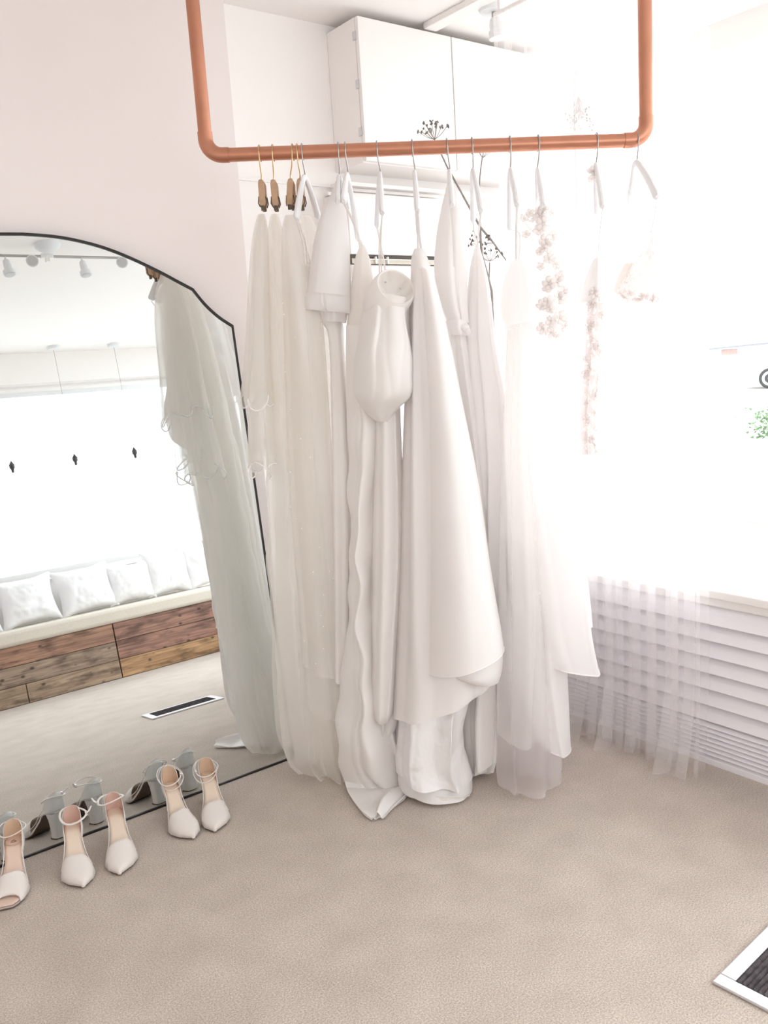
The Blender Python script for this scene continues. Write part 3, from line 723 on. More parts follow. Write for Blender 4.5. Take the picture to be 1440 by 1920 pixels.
rows = [(1115,484,1122,484,.02,.0),(1106,505,1126,508,.05,.003),(1096,542,1128,535,.07,.005),(1086,568,1130,572,.08,.006)]
c = garment('lace_bodice', 'small ivory bodice with a long narrow trailing strip of lace down to thigh height', 'lace bodice', rows, GL)
cloth(rows, .04, 38, 3, nrow=24).build('bodice', M['cape'], c)
rows = [(1104,545,1128,545,.02,.004),(1100,600,1130,600,.022,.008),(1098,650,1127,650,.022,.008),(1096,690,1124,690,.022,.01),(1092,730,1120,730,.022,.01),(1089,790,1118,790,.022,.01),(1092,852,1117,850,.02,.012)]
a = cloth(rows, .09, 39, 5, nrow=60); a.build('lace_trim', M['lace2'], c)
for i in range(22):
    t = int(59*(i+.5)/22); k = rnd.randint(2, 62); P = a.rings[t][k]; flower(c, P, .009+.007*rnd.random(), N+V3((rnd.uniform(-.8, .8), 0, rnd.uniform(-.4, .6))), rnd.random()*6)
for px, py, r in ((1112, 322, .018), (1118, 330, .02), (1122, 338, .018), (1108, 336, .012), (1105, 322, .011)):
    flower(c, on_rail(px, py, .03), r, N+V3((rnd.uniform(-.5, .5), 0, rnd.uniform(-.2, .6))), rnd.random()*6)
A, B, K = TOP[1118]
strap(c, [A, on_rail(1124, 440, .12), on_rail(1122, 470, .06), on_rail(1119, 486, .04)], mat='cape', r=.002)

rows = [(1218,432,1222,432,.015,.0),(1211,462,1223,460,.03,.002),(1192,490,1227,490,.05,.003),(1172,520,1233,528,.06,.004),(1158,543,1239,560,.065,.006),(1178,566,1226,568,.06,.006)]
c = garment('lace_camisole', 'pale triangular lace top with ragged hem, hanging rightmost before the window', 'camisole', rows, GL)
a = cloth(rows, .03, 40, 3, nrow=30); a.build('lace', M['lace2'], c)
for i in range(12):
    k = rnd.randint(2, 64); P = a.rings[rnd.randint(24, 29)][k]; flower(c, P, .008+.004*rnd.random(), N+V3((rnd.uniform(-.8, .8), 0, rnd.uniform(-.6, .2))), rnd.random()*6, 'petal')
rows = [(1172,494,1186,494,.03,.002),(1160,520,1184,524,.05,.003),(1150,548,1180,552,.05,.004)]
cloth(rows, -.02, 41, 2, nrow=16).build('back_panel', M['crepe'], c)
MB().tube(smooth_pts([on_rail(1150, 580, .03), on_rail(1166, 590, .03), on_rail(1182, 600, .03), on_rail(1160, 566, .03), on_rail(1168, 545, .05)], 6), .0012, 6).build('loose_thread', M['cord'], c)
A, B, K = TOP[1193]
strap(c, [A, on_rail(1228, 400, .12), on_rail(1221, 436, .04)], mat='cape', r=.002)

# ------------------------------------------------------------------ dried flowers behind the rail
DOFF = -.34
dr = lambda x, y: on_rail(x, y, DOFF)
foot = dr(915, 560); foot.z = 0
c = thing('dried_flowers', foot, 'tall dried cow parsley stems with seed heads standing behind the dresses', 'dried flowers')
MB().tube([dr(815, 262), dr(838, 312), dr(900, 425), dr(903, 476), dr(922, 545), foot+U*.012], [.0022, .003, .0042, .0045, .0045, .006], 8).build('stem', M['stem'], c)
MB().tube([dr(900, 425), dr(925, 455), dr(949, 488)], [.0042, .0036, .002], 8).build('stem', M['stem'], c)
MB().tube(smooth_pts([dr(905, 292), dr(900, 330), dr(899, 380), dr(903, 470), dr(899, 455), dr(908, 500), dr(916, 556)], 4)[:14] + [foot-U*.01], .0022, 8).build('stem', M['stem'], c)
MB().tube([dr(918, 492), dr(917, 525), dr(915, 560), foot], .0022, 8).build('stem', M['stem'], c)
rnd = random.Random(5)
def umbel(P, axis, length, nray, spread, dens=5):
    axis = axis.normalized(); x = axis.orthogonal().normalized(); y = axis.cross(x); m = MB(); m2 = MB()
    for i in range(nray):
        a = 2*PI*i/nray + rnd.uniform(-.2, .2); s = spread*(1 if i % 3 else .45)*rnd.uniform(.85, 1.1)
        d = (axis*math.cos(s) + (x*math.cos(a)+y*math.sin(a))*math.sin(s)).normalized()
        L = length*rnd.uniform(.8, 1.1)
        e = P + d*L + axis*L*.1
        m.tube(smooth_pts([P, P+d*L*.5-axis*L*.02, e], 3), .0009, 5)
        for k in range(dens):
            q = (d + V3((rnd.uniform(-.7, .7), rnd.uniform(-.7, .7), rnd.uniform(-.5, .7)))).normalized(); g = e+q*L*.18
            m.tube([e, g], .0006, 4); m2.ball(g, rnd.uniform(.0018, .0032), 6, (1, 1, 1.4))
    o = m.build('flower_head', M['stem'], c); m2.build('seeds', M['seed'], o)
umbel(dr(815, 262), UP*.9-U*.15+N*.2, .052, 17, 1.05)
umbel(dr(918, 490), UP+U*.1, .045, 9, 1.2)
umbel(dr(899, 455), UP*.6-U*.6, .035, 9, 1.1)
umbel(dr(905, 296), UP+U*.3, .04, 7, .9, 4)
umbel(dr(925, 455), -U*.9+UP*.2, .030, 8, .9)
umbel(dr(903, 540), -U*.8+UP*.6, .025, 5, 1, 3)

q = on_x(1084, 160, 2.95)
c = thing('dried_bouquet', q, 'pale wrapped bunch of dried sprigs hanging upside down before the bright window', 'dried flowers')
MB().tube([V3((q.x, q.y, CEIL)), q+UP*.03], .0012, 6).build('string', M['cord'], c)
MB().lathe([(.010, q.z+.05), (.014, q.z+.03), (.022, q.z-.03), (.028, q.z-.05), (.0, q.z-.04)], 16, Matrix.Translation((q.x, q.y, 0))).build('paper_wrap', M['spot'], c)
m = MB(); m2 = MB()
for i in range(16):
    d = V3((rnd.gauss(0, .35), rnd.gauss(0, .35), -1)).normalized(); L = rnd.uniform(.06, .14); a_ = q-UP*.045
    m.tube([a_, a_+d*L], .001, 5)
    for k in range(4): m2.ball(a_+d*L*rnd.uniform(.6, 1.05)+V3((rnd.uniform(-1, 1), rnd.uniform(-1, 1), rnd.uniform(-1, 1)))*.012, .0045, 6)
o = m.build('sprigs', M['stem'], c); m2.build('seeds', M['stem'], o)

# ------------------------------------------------------------------ shoes
def shoe(toe, rim, label, style='point', side=1, strapkind=0, Lm=None):
    T = on_z(*toe, .006); R = on_z(*rim, .135)
    d = V3((T.x-R.x, T.y-R.y, 0)); L = d.length if Lm is None else Lm; d.normalize()
    B = V3((T.x, T.y, 0)) - d*L
    ang = math.atan2(d.y, d.x) - PI/2
    c = thing('shoe', (B.x, B.y, 0), label, 'shoe', 'bridal shoes in front of the mirror', rotz=ang)
    HS = .088
    def bed(s):
        if s < .18: return HS + .002*(1-s/.18)
        if s > .68: return .011 + .002*(s-.68)
        t = (s-.18)/.5; return .011 + (HS-.011)*(1-t*t*(3-2*t))
    def cx(s): return side*(-.004*math.sin(PI*s) + .010*max(0, s-.55)**2*8*.6)
    tip = .004 if style == 'point' else .022
    def wid(s):
        keys = [(0, .012), (.03, .020), (.10, .0265), (.2, .0265), (.38, .0235), (.55, .034), (.68, .0445), (.76, .0445), (.87, .034 if style == 'point' else .041), (.955, .016 if style == 'point' else .033), (1, tip)]
        for (a, wa), (b, wb) in zip(keys, keys[1:]):
            if s <= b:
                t = (s-a)/(b-a); t = t*t*(3-2*t)*.5+t*.5; return wa+(wb-wa)*t
        return tip
    S = [i/40 for i in range(41)]
    def pt(s, u, z=0): return V3((cx(s)+u*wid(s), s*L, bed(s)+z))
    # insole
    m = MB(); m.loft([[pt(s, u*.94, .0022-.002*(1-abs(u))**.5*0) for u in (-1, -.6, 0, .6, 1)] for s in S], closed=False)
    ins = M['insole_pink'] if style == 'peep' else M['insole']
    m.build('insole', ins, c, world=False, solid=.0015)
    # sole slab
    m = MB(); m.loft([[pt(s, -1, 0), pt(s, 1, 0), pt(s, 1.0, -.005), pt(s, -1.0, -.005)] for s in S], True, True, True)
    m.build('sole', M['shoe'] if style != 'peep' else M['silver'], c, world=False)
    m = MB(); m.loft([[pt(s, -.97, -.0052), pt(s, .97, -.0052), pt(s, .97, -.0085), pt(s, -.97, -.0085)] for s in S if s > .22], True, True, True)
    m.build('outsole', M['sole'], c, world=False)
    # block heel
    m = MB(); rings = []
    for z, k in ((bed(.1)-.005, 1), (.06, .8), (.03, .74), (.004, .76)):
        ring = []
        for j in range(20):
            a = 2*PI*j/20; ca, sa = math.cos(a), math.sin(a)
            e = .5
            ring.append(V3((cx(.1)+.025*k*math.copysign(abs(ca)**e, ca), .029+.027*k*math.copysign(abs(sa)**e, sa)+(1-k)*.01, z)))
        rings.append(ring)
    m.loft(rings, True, True, True); m.build('heel', M['shoe'], c, world=False)
    m = MB().box((cx(.1)-.0185, .0125+.01, 0), (cx(.1)+.0185, .051+.002, .004)); m.build('heel_tip', M['sole'], c, world=False, smooth=False)
    # toe upper
    s0, s1 = (.575, 1.0) if style == 'point' else (.575, .93)
    outer = []; nu = 17
    for i in range(19):
        t = i/18; s = s0+(s1-s0)*t; row = []
        h = .040*(1-t)**.8 + .011 if style == 'point' else .038*(1-t)**.9+.014
        for j in range(nu):
            u = -1+2*j/(nu-1)
            # V or slanted top line: the rear edge sweeps towards the toe
            if strapkind == 'vee': cut = .055*(1-abs(u+.25*side)/1.25)
            else: cut = .035*(1-u*u) + .05*(1+u*side)*.5
            ss = s + cut*(1-t)**2
            if style == 'peep' and t > .6: ss -= .085*(1-u*u)*((t-.6)/.4)**2
            z = h*(1-abs(u)**2.6)**.55
            row.append(V3((cx(ss)+u*(wid(ss)+.0022), ss*L, bed(ss)-.003+z)))
        outer.append(row)
    if style == 'point':
        for q, zz in ((.004, .0095), (.0055, .004), (.0055, .0)): outer.append([V3((cx(1)+(p.x-cx(1))*(.6 if zz else .2), L+q, bed(1)-.004+zz*(1-((j-8)/8)**2))) for j, p in enumerate(outer[18])])
    m = MB(); m.loft(outer, closed=False); m.build('toe_upper', M['shoe'], c, world=False, solid=.002)
    m = MB(); m.tube(outer[0], .0013, 6); m.build('top_line', M['silver'] if style == 'peep' else M['shoe'], c, world=False)
    if style == 'peep':
        m = MB(); m.tube(outer[-1], .0014, 6); m.build('toe_binding', M['silver'], c, world=False)
    # heel counter
    cnt = []; H = .052 if strapkind != 'vee' else .055
    path = []
    for i in range(33):
        q = -1+2*i/32
        s = .30*abs(q)**1.7
        path.append((s, math.copysign(1, q) if abs(q) > .33 else math.sin(q/.33*PI/2), q))
    for k in range(7):
        f = k/6; row = []
        for s, u, q in path:
            hh = H*(1-abs(q)**2.2)*(1-.0) + .010*(1-abs(q))
            w = max(wid(s), .006)
            back = -.004*math.sin(f*PI) + .006*f*(1-abs(q))
            row.append(V3((cx(s)+u*(w+.0018)*(1-.10*f), s*L+back, bed(s)-.003+hh*f)))
        cnt.append(row)
    m = MB(); m.loft(cnt, closed=False); m.build('heel_counter', M['shoe'], c, world=False, solid=.0018)
    m = MB()
    m.loft([[p + V3((-(p.x-cx(.1))*.07, .0015, .0004)) for p in row] for row in cnt], closed=False)
    m.build('heel_lining', M['lining_pink'] if strapkind in (0, 1) and style != 'peep' else M['lining'], c, world=False)
    # ankle strap
    zt = bed(.02)+H; r1, r2 = .038, .040
    tilt = {0: -.35, 1: .25, 'vee': -.75, 'vee2': -.6}.get(strapkind, -.2)
    yo, xo = {0: (.034, -.010), 1: (.034, .014), 'vee': (.026, .0), 'peep': (.034, .0)}.get(strapkind, (.034, 0))
    loop = []
    for k in range(49):
        a = 2*PI*k/48
        y = yo - r2*math.cos(a); loop.append(V3((cx(.1)+xo*(1-math.cos(a))*.5 + r1*math.sin(a), y, zt-.006 + (y+.002)*tilt*.55 + .004*math.sin(2*a))))
    m = MB(); m.tube(loop[:-1], .0034 if strapkind in (0, 1) else .0018, 8, closed=True, flat=.6)
    if strapkind in ('vee', 'vee2'):
        l2 = [V3((p.x*1.02+.006*side, p.y*.92+.004, p.z-.02*(p.y/.07))) for p in loop]
        m.tube(l2[:-1], .0016, 8, closed=True, flat=.7)
    m.build('ankle_strap', M['shoe'], c, world=False)
    sd = side
    bx = loop[14 if sd > 0 else 34]
    m = MB(); m.box((-.004, -.006, -.005), (.004, .006, .005), Matrix.Translation(bx)); m.build('buckle', M['silver'], c, world=False, bevel=.0015)
    if strapkind in (0, 1):
        m = MB(); e = bx+V3((sd*.016, -.014, .014)); m.tube([bx, bx+V3((sd*.009, -.006, .006)), e], [.003, .0035, .003], 8, flat=.5); m.build('strap_tail', M['shoe'], c, world=False)
    # thin side cords joining counter and vamp
    m = MB()
    for q in (-1, 1):
        m.tube(smooth_pts([pt(.20, q, .012), pt(.33, q*1.02, .010), pt(.48, q*1.03, .008), pt(.66, q*1.0, .012)], 5), .0013, 6)
    m.build('side_piping', M['shoe'], c, world=False)
    if style == 'peep':
        z = .0042; m = MB()
        g = lambda x, y: V3((cx(.15)+x*.001, .040-y*.001, bed(.15)+z))
        m.tube([g(-8, -1), g(-4.5, -2), g(-5, -4)], .0007, 5)
        m.tube(smooth_pts([g(-4, -1.5), g(-3, 4), g(1, 7), g(5, 4), g(6, -2), g(2, -4.5), g(-3, -3)], 5), .0008, 5)
        m.tube([g(6, -2), g(8, -4)], .0007, 5)
        m.build('logo_mark', M['ink'], c, world=False)
        m = MB(); rr_ = []
        for k in range(28):
            a = 2*PI*k/28; rr_.append(V3((cx(.13)+.0225*math.cos(a), .034+.027*math.sin(a), bed(.13)+.0032)))
        m.add(rr_, [tuple(range(28))]); m.build('heel_pad', M['insole_pink'], c, world=False)
    return c
shoe((15, 1703), (26, 1533), 'peep-toe ivory satin sandal with dark mark on its insole, cut by the left photo edge', 'peep', 1, 'peep', .248)
shoe((150, 1664), (133, 1512), 'pointed ivory satin shoe with looped ankle strap, second from the left', 'point', -1, 0, .236)
shoe((231, 1637), (208, 1482), 'pointed ivory satin shoe whose ankle strap kicks out to the right, middle of the row', 'point', 1, 1, .246)
shoe((357, 1573), (313, 1443), 'pointed block-heel ivory shoe with sweetheart vamp and thin cords, left of the right-hand pair', 'point', -1, 'vee', .244)
shoe((409, 1557), (383, 1424), 'pointed block-heel ivory shoe with thin cord loop, rightmost of the row', 'point', 1, 'vee2', .246)

# ------------------------------------------------------------------ door mat in its metal frame
c0 = on_z(1335, 1845); e1 = (on_z(1440, 1705)-c0).normalized(); e2 = (on_z(1440, 1915)-on_z(1338, 1853)).normalized()
ang = (math.atan2(e1.y, e1.x) + math.atan2(e2.y, e2.x)+PI/2)/2
c = thing('door_mat', c0, 'dark grey ribbed entrance mat in a silver metal frame on the carpet', 'door mat', rotz=ang)
W, D, fw_ = .41, .21, .036
m = MB(); m.box((0, -D, 0), (fw_, 0, .008)); m.box((fw_, -fw_, 0), (W, 0, .0079)); m.box((fw_, -D, 0), (W, -D+fw_, .0079)); m.box((W-fw_, -D+fw_, 0), (W, -fw_, .0078))
m.build('metal_frame', M['alu'], c, world=False, smooth=False, bevel=.003)
m = MB(); k = 0; y = -fw_
rings = []
while y > -D+fw_:
    rings += [[V3((fw_, y, .004)), V3((W-fw_, y, .004))], [V3((fw_, y-.006, .010)), V3((W-fw_, y-.006, .010))]]; y -= .012
m.loft(rings, closed=False); m.build('ribbed_pile', M['ribs'], c, world=False)

# ------------------------------------------------------------------ curtain, blind
CXX = 2.425
q = on_x(929, 27, CXX); zt = q.z-.012
y_l, y_r = q.y, 1.53
c = thing('sheer_curtain', (CXX, (y_l+y_r)/2, 0), 'white sheer net curtain hanging from ceiling to carpet in front of the slatted blind', 'curtain')
NC = 420
for layer, (nf, am0, sh, dx) in enumerate(((9, .034, .0, .0), (13, .022, 2.1, -.012))):
    rings = []
    for i in range(61):
        t = i/60; z = zt*(1-t)+.004*t; row = []
        for j in range(NC):
            u = j/(NC-1); yy = y_l+(y_r+.05*layer-y_l)*u
            ph = u*nf*2*PI + 1.3*math.sin(u*9+sh) + sh
            f = math.sin(ph+.5*t*math.sin(u*9+sh)) + .35*math.sin(ph*.53+1+.9*t)
            flare = max(0, t-.88)**1.4*(.35+1.25*max(0, math.sin(u*12+1+sh))**2)
            x = CXX + dx + am0*f*.75*(.8+.4*t) - flare*1.3
            y2 = yy + .030*math.cos(ph)*(.6+.6*t) - flare*.25
            row.append(V3((min(x, BASE_X-.03), y2, max(z, .004+.010*abs(math.sin(u*31))*(t > .97)))))
        rings.append(row)
    MB().loft(rings, closed=False).build('net', M['sheer'], c)
m = MB(); m.tube([V3((CXX, y_l+.005, zt+.012)), V3((CXX, y_r-.3, zt+.012))], .008, 10)
o = thing('curtain_rail', (CXX, (y_l+y_r)/2, zt), 'thin white curtain rail hung below the ceiling in front of the window', 'curtain rail')
m.build('rod', M['trim'], o)
for y in (y_l-.02, y_r-.2): MB().tube([V3((CXX, y, zt+.012)), V3((CXX, y, CEIL))], .006, 8).build('bracket', M['trim'], o)

o = thing('slatted_blind', (BASE_X, 1.9, 0), 'white slatted blind covering the low wall beneath the window sill', 'blind')
m = MB(); zs_ = [.552-.057*k for k in range(8)]
zz = zs_[-1]
while zz > .03: zz -= .0165; zs_.append(zz)
for k, z in enumerate(zs_):
    tl = .054 if k < 7 else .020
    top_ = V3((BASE_X+.018, 0, z)); bot = V3((BASE_X-.008, 0, z-tl))
    pr = [V3((BASE_X+.021, 0, z)), V3((BASE_X+.004, 0, z-tl*.45)), V3((BASE_X-.008, 0, z-tl)), V3((BASE_X-.006, 0, z-tl-.002)), V3((BASE_X+.007, 0, z-tl*.45-.002)), V3((BASE_X+.023, 0, z-.002))]
    m.loft([[p+V3((0, BASE_Y0+.01, 0)) for p in pr], [p+V3((0, 2.95, 0)) for p in pr]], True, True, True)
m.build('slats', M['slat'], o, smooth=False)
MB().box((BASE_X-.008, BASE_Y0+.01, .002), (BASE_X+.014, 2.95, .022)).build('bottom_rail', M['slat'], o, smooth=False, bevel=.003)

# ------------------------------------------------------------------ ceiling lamps
P = on_z(925, 4, CEIL)
c = thing('ceiling_spotlight', P, 'white single ceiling spotlight near the window beside the wall cabinet', 'ceiling light')
MB().lathe([(.0, CEIL-.035), (.052, CEIL-.034), (.058, CEIL-.022), (.058, CEIL)], 28, Matrix.Translation((P.x, P.y, 0))).build('ceiling_rose', M['spot'], c)
vd = V3((math.sin(YAW), math.cos(YAW), 0))
pl = lambda x, y: on_plane(x, y, vd, P)
MB().tube([pl(926, 14), pl(926, 32)], .009, 10).build('arm', M['steel'], c)
a, b = pl(929, 30), pl(934, 72)
ax = (b-a)
def tilt_lathe(prof, a, axis):
    z = axis.normalized(); x = z.orthogonal().normalized(); y = z.cross(x)
    return Matrix(((x.x, y.x, z.x, a.x), (x.y, y.y, z.y, a.y), (x.z, y.z, z.z, a.z), (0, 0, 0, 1)))
Lh = ax.length
MB().lathe([(.008, 0), (.022, Lh*.12), (.028, Lh*.4), (.026, Lh*.62), (.033, Lh*.66), (.034, Lh)], 24, tilt_lathe(None, a, ax)).build('lamp_head', M['spot'], c)

by, bz = .58, 2.675
c = thing('track_spotlight', (1.5, by, CEIL), 'white ceiling bar with several small spotlights, seen in the mirror', 'ceiling light')
MB().lathe([(.0, CEIL-.05), (.03, CEIL-.05), (.07, CEIL-.02), (.075, CEIL)], 28, Matrix.Translation((1.63, by+.05, 0))).build('ceiling_rose', M['spot'], c)
m = MB(); m.box((1.63-.035, by-.012, bz-.012), (1.63+.035, by+.012, bz+.012)); m.box((1.63-.011, by-.013, bz-.035), (1.63+.011, by+.013, bz+.05)); m.build('cross_joint', M['trim'], c, smooth=False, bevel=.002)
MB().tube([(.95, by, bz), (2.10, by, bz)], .008, 10).build('bar', M['steel'], c)
for x, dn in ((1.15, 0), (1.40, 1), (1.55, 0), (1.83, 1), (2.07, 0)):
    ax = V3((.05, .15, -1)) if dn else V3((-.35, .9, -.30))
    a = V3((x, by, bz-.03)); h = MB().lathe([(.008, -.01), (.018, .0), (.022, .03), (.021, .055), (.033, .06), (.034, .085)], 22, tilt_lathe(None, a, ax)).build('lamp_head', M['spot'], c)
    MB().lathe([(0, .0855), (.028, .0856), (.028, .087), (0, .088)], 22, tilt_lathe(None, a, ax)).build('lens', M['lens'], h)
    MB().tube([(x, by, bz), a], .005, 8).build('arm', M['spot'], c)
for x, w in ((1.243, 'furthest left along the bench window'), (1.747, 'leftmost of three in the mirror'), (2.240, 'middle of three in the mirror'), (2.745, 'rightmost of three in the mirror')):
    c = thing('pendant_light', (x, -1.57, CEIL), 'bare pendant bulb holder on a thin cord, ' + w, 'pendant light', 'pendants before the bench window')
    MB().lathe([(0, CEIL-.03), (.045, CEIL-.028), (.05, CEIL-.018), (.05, CEIL)], 24, Matrix.Translation((x, -1.57, 0))).build('ceiling_rose', M['spot'], c)
    MB().tube([(x, -1.57, CEIL-.03), (x, -1.57, 1.81)], .0018, 6).build('cord', M['steel'], c)
    MB().lathe([(0, 1.735), (.010, 1.74), (.012, 1.765), (.020, 1.775), (.022, 1.80), (.012, 1.815), (.004, 1.83)], 16, Matrix.Translation((x, -1.57, 0))).build('bulb_holder', M['bulb'], c)

# ------------------------------------------------------------------ bench seen in the mirror
BX0, BX1, BY = -.2, 3.40, -1.20
woods = [wood_mat('reclaimed_oak', rgb(116, 84, 68), rgb(176, 136, 112)), wood_mat('grey_reclaimed_board', rgb(112, 92, 78), rgb(166, 144, 124)),
         wood_mat('red_brown_board', rgb(108, 78, 66), rgb(166, 124, 106)), wood_mat('golden_board', rgb(140, 104, 70), rgb(196, 158, 116)),
         wood_mat('pale_pallet_board', rgb(128, 106, 86), rgb(178, 154, 130))]
c = thing('window_bench', ((BX0+BX1)/2, BY, 0), 'built-in window bench clad in reclaimed wooden boards, seen in the mirror', 'bench')
m = MB().box((BX0, Y_BACK+.002, 0), (BX1, BY-.022, .428)); m.build('carcass', M['dark'], c, smooth=False)
m = MB(); xs = 2.158
pat = {0: [(BX0, 0.55, 1), (.553, 1.46, 4), (1.463, xs, 4), (xs+.006, BX1, 3)], 1: [(BX0, .9, 2), (.903, xs, 1), (xs+.006, BX1, 2)], 2: [(BX0, .7, 3), (.703, xs, 0), (xs+.006, BX1, 2)]}
for r, lst in pat.items():
    z0 = .004+r*.1425
    for a, b, mi in lst: m.mi = mi; m.box((a+.0015, BY-.0215, z0), (b-.0015, BY, z0+.139))
m.build('board_front', woods, c, smooth=False, bevel=.002)
m = MB().box((BX0, Y_BACK+.004, .430), (BX1, BY+.03, .545)); m.build('seat_pad', M['pad'], c, bevel=.03)
def pillow(x, z0, w, h, rx, rz, label):
    T = .10; n = 30
    c = MB(); Mx = Matrix.Translation((x, -1.52, z0+h/2)) @ Matrix.Rotation(rz, 4, 'Y') @ Matrix.Rotation(rx, 4, 'X')
    seed = random.random()*50
    for sg in (1, -1):
        rows = []
        for i in range(n+1):
            v = -1+2*i/n; row = []
            for j in range(n+1):
                u = -1+2*j/n
                px = w*.54*u*(1-.15*(1-v*v)*abs(u)); pz = h*.54*v*(1-.17*(1-u*u)*abs(v)) + .012*noise.noise(V3((u*2+seed, 3, 1)))*abs(v)
                th = T*max((1-u*u)*(1-v*v), 0)**.42
                th += (.016*noise.noise(V3((u*2.2+seed, v*2.2, sg))) + .012*abs(noise.noise(V3((u*4+v*2+seed, v*3.5-u, sg+4)))))*min(1, 4*(1-abs(u)))*min(1, 4*(1-abs(v)))
                row.append(Mx @ V3((px, sg*th, pz)))
            rows.append(row)
        if sg < 0: rows = [list(reversed(r)) for r in rows]
        c.loft(rows, closed=False)
    o = c.build('pillow', M['pillow'], origin=(x, -1.52, z0), angle=80)
    tag(o, label, 'pillow', 'white pillows along the window bench')
    return o
PW = [(1.235, .40, .37, .03, 'first white pillow from the left on the bench, cut by the photo edge'), (1.655, .42, .37, -.04, 'crumpled white pillow on the bench, leftmost whole one in the mirror'),
      (2.10, .44, .37, -.05, 'white pillow on the bench in the mirror, above the board joint and leaning left'), (2.47, .38, .33, .03, 'smaller rounder white pillow in the middle of the bench reflection'),
      (2.80, .38, .37, .06, 'creased white pillow on the bench, second from the veil edge in the mirror'), (3.14, .38, .38, -.05, 'white pillow on the bench half hidden by the reflected veil')]
for x, w, h, rz, lb in PW: pillow(x, .546, w, h, .22, rz, lb)
c = thing('roller_blind', ((WX0+WX1)/2, Y_BACK, WZ1), 'white rolled-up roller blind across the top of the bench window', 'blind')
MB().tube([(WX0+.04, Y_BACK-.055, WZ1-.045), (WX1-.04, Y_BACK-.055, WZ1-.045)], .022, 14).build('roller', M['trim'], c)
MB().box((WX0+.05, Y_BACK-.05, WZ1-.10), (WX1-.05, Y_BACK-.046, WZ1-.045)).build('blind_fabric', M['spot'], c, smooth=False)
for x in (WX0+.005, WX1-.04): MB().box((x, Y_BACK-.09, WZ1-.08), (x+.03, Y_BACK-.02, WZ1-.001)).build('end_bracket', M['steel'], c, smooth=False)

# ------------------------------------------------------------------ the street outside
GZ = -.2
m = MB().box((X_GLASS+.07, -30, GZ-.2), (60, 60, GZ)); struct(m, 'ground_street', M['street'], smooth=False)
d0 = V3((math.cos(math.radians(29.2)), math.sin(math.radians(29.2)), 0)); d1 = V3((d0.y, -d0.x, 0))
Wc = on_z(1443, 728, GZ)
def carM(p): return Matrix(((d1.x, d0.x, 0, p.x), (d1.y, d0.y, 0, p.y), (0, 0, 1, GZ), (0, 0, 0, 1)))
c = thing('parked_car', (Wc.x, Wc.y, GZ), 'white car parked outside at the right photo edge, one wheel showing', 'car')
Mc = carM(Wc)
prof = [(-.85, .30), (-.90, .55), (-.82, .78), (-.30, .92), (.55, 1.42), (1.95, 1.45), (2.75, 1.05), (3.35, .95), (3.45, .6), (3.40, .30)]
rings = []
for yy, k in ((0, .93), (.06, 1), (1.6, 1), (1.66, .93)): rings.append([Mc @ V3((1.3+(x-1.3)*k, yy-.1, .3+(z-.3)*k)) for x, z in prof])
MB().loft(rings, True, True, True).build('body', M['carwhite'], c, bevel=.04)
MB().add([Mc @ V3((x, -.135, z)) for x, z in ((.05, .97), (.62, 1.35), (1.85, 1.38), (2.5, 1.02))], [(0, 1, 2, 3)]).build('side_window', M['carglass'], c, smooth=False)
for x in (0, 2.55):
    Mw = Mc @ Matrix.Translation((x, -.16, .33)) @ Matrix.Rotation(-PI/2, 4, 'X')
    o = MB().lathe([(.20, -.02), (.30, -.02), (.33, .02), (.33, .16), (.30, .2), (.2, .2)], 30, Mw).build('wheel', M['tyre'], c)
    m = MB().lathe([(0, -.03), (.05, -.03), (.06, -.01), (.23, -.028), (.235, -.02), (.235, .1), (0, .1)], 30, Mw); m.build('wheel_trim', M['spot'], o)
hp = CAM + ray(1450, 640).normalized()*42; hp.z = GZ
c = thing('house', hp, 'pale house with grey roof and a patch of red brick across the street outside', 'house')
Mh = carM(hp)
MB().box((-3.4, 0, 0), (10, 7, 1.25), Mh).build('wall', M['render'], c, smooth=False)
MB().box((-2.1, -.05, 1.0), (-1.45, 0, 1.22), Mh).build('brick_panel', M['brick'], c, smooth=False)
m = MB(); m.add([Mh @ V3(p) for p in ((-3.9, -.4, 1.28), (10.5, -.4, 1.85), (10.5, 3.5, 4), (-3.0, 3.5, 3.4), (-3.9, -.4, 1.2), (10.5, -.4, 1.77))], [(0, 1, 2, 3), (0, 4, 5, 1)]); m.build('roof', M['roof'], c, smooth=False, solid=.05)
MB().box((.2, -.08, .2), (1.0, -.01, 1.5), Mh).build('door', M['brick'], c, smooth=False)
sp = on_z(1440, 822, GZ)
m = MB(); rnd = random.Random(9)
for i in range(260):
    q = V3((rnd.gauss(0, .16), rnd.gauss(0, .16), abs(rnd.gauss(.18, .14)))) + sp
    a = V3((rnd.uniform(-1, 1), rnd.uniform(-1, 1), rnd.uniform(-.3, 1))).normalized(); b = a.orthogonal().normalized(); l = .06
    m.add([q-b*.02, q+a*l*.5-b*.028, q+a*l, q+b*.02], [(0, 1, 2, 3)])
tag(m.build('shrub', M['leaf'], smooth=False), 'small green shrub in the street outside at the right photo edge', 'shrub')

# ------------------------------------------------------------------ light: overcast sky through both windows
wd = bpy.data.worlds.new('overcast_sky'); SC.world = wd; wd.use_nodes = True
nt = wd.node_tree; nt.nodes.clear()
bg = nt.nodes.new('ShaderNodeBackground'); wo = nt.nodes.new('ShaderNodeOutputWorld')
tc = nt.nodes.new('ShaderNodeTexCoord'); tx = nt.nodes.new('ShaderNodeTexNoise'); tx.inputs['Scale'].default_value = 2
rp = nt.nodes.new('ShaderNodeValToRGB'); rp.color_ramp.elements[0].color = (.90, .94, 1, 1); rp.color_ramp.elements[1].color = (.97, .975, .99, 1)
nt.links.new(tc.outputs['Generated'], tx.inputs['Vector']); nt.links.new(tx.outputs['Fac'], rp.inputs['Fac'])
nt.links.new(rp.outputs['Color'], bg.inputs['Color'])
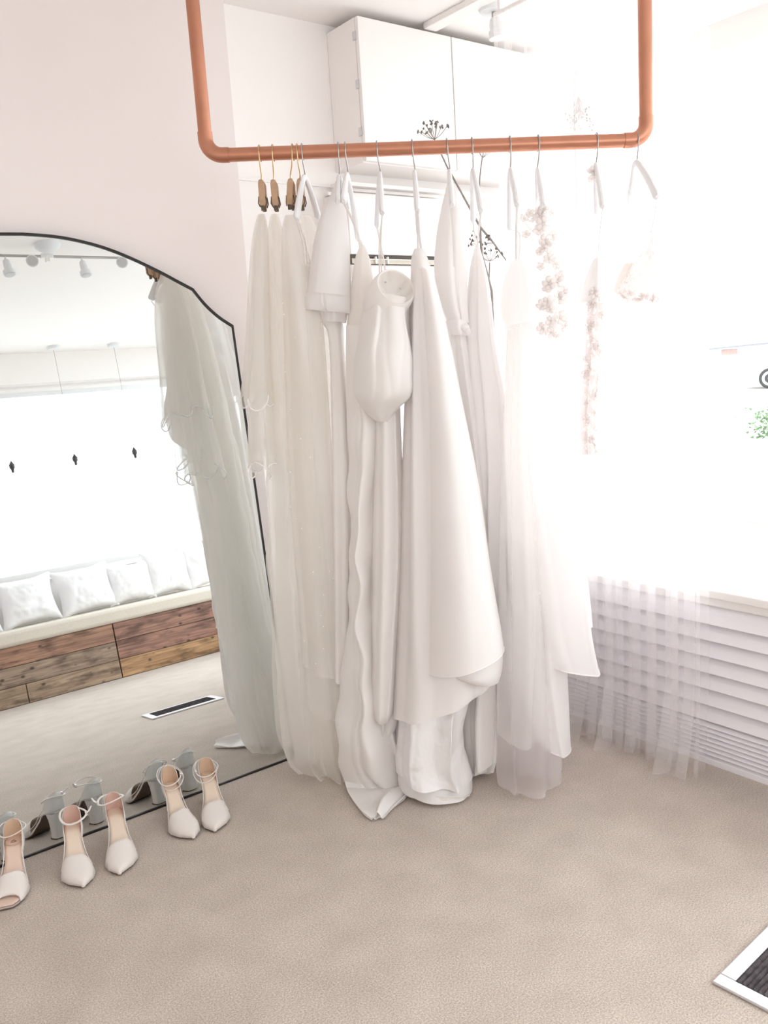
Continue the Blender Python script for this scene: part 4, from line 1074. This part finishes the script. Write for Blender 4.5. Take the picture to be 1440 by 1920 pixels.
# brighter cloud on the shop-window side, where the sun stands behind the overcast
dt = nt.nodes.new('ShaderNodeVectorMath'); dt.operation = 'DOT_PRODUCT'; dt.inputs[1].default_value = V3((.86, .18, .48)).normalized()
nrm_ = nt.nodes.new('ShaderNodeVectorMath'); nrm_.operation = 'NORMALIZE'
mr = nt.nodes.new('ShaderNodeMapRange'); mr.inputs[1].default_value = -.3; mr.inputs[2].default_value = 1; mr.inputs[3].default_value = 2.6; mr.inputs[4].default_value = 5.4
nt.links.new(tc.outputs['Generated'], nrm_.inputs[0]); nt.links.new(nrm_.outputs['Vector'], dt.inputs[0])
nt.links.new(dt.outputs['Value'], mr.inputs[0]); nt.links.new(mr.outputs[0], bg.inputs['Strength'])
nt.links.new(bg.outputs['Background'], wo.inputs['Surface'])
def portal(name, loc, rot, sx, sy):
    l = bpy.data.lights.new(name, 'AREA'); l.shape = 'RECTANGLE'; l.size = sx; l.size_y = sy; l.cycles.is_portal = True
    o = bpy.data.objects.new(name, l); COL.objects.link(o); o.location = loc; o.rotation_euler = rot; return o
portal('window_portal', ((WX0+WX1)/2, Y_BACK-.27, (WZ0+WZ1)/2), (-PI/2, 0, PI), WX1-WX0, WZ1-WZ0)
portal('window_portal', (X_GLASS+.08, (Y_BACK+Y_ALCOVE)/2, 1.35), (PI/2, 0, PI/2), Y_ALCOVE-Y_BACK, 2.6)

# ------------------------------------------------------------------ camera
cd = bpy.data.cameras.new('camera'); co = bpy.data.objects.new('camera', cd); COL.objects.link(co)
cd.sensor_fit = 'HORIZONTAL'; cd.sensor_width = 36; cd.lens = 36*F/1440; cd.clip_start = .05; cd.clip_end = 300
co.matrix_world = Matrix(((_rt.x, _up.x, -_fw.x, CAM.x), (_rt.y, _up.y, -_fw.y, CAM.y), (_rt.z, _up.z, -_fw.z, CAM.z), (0, 0, 0, 1)))
SC.camera = co
SC.view_settings.view_transform = 'Standard'; SC.view_settings.look = 'None'; SC.view_settings.gamma = 1; SC.view_settings.exposure = 0.24
SC.view_settings.use_curve_mapping = False
SC.cycles.transparent_max_bounces = 48; SC.cycles.max_bounces = 14; SC.cycles.diffuse_bounces = 8
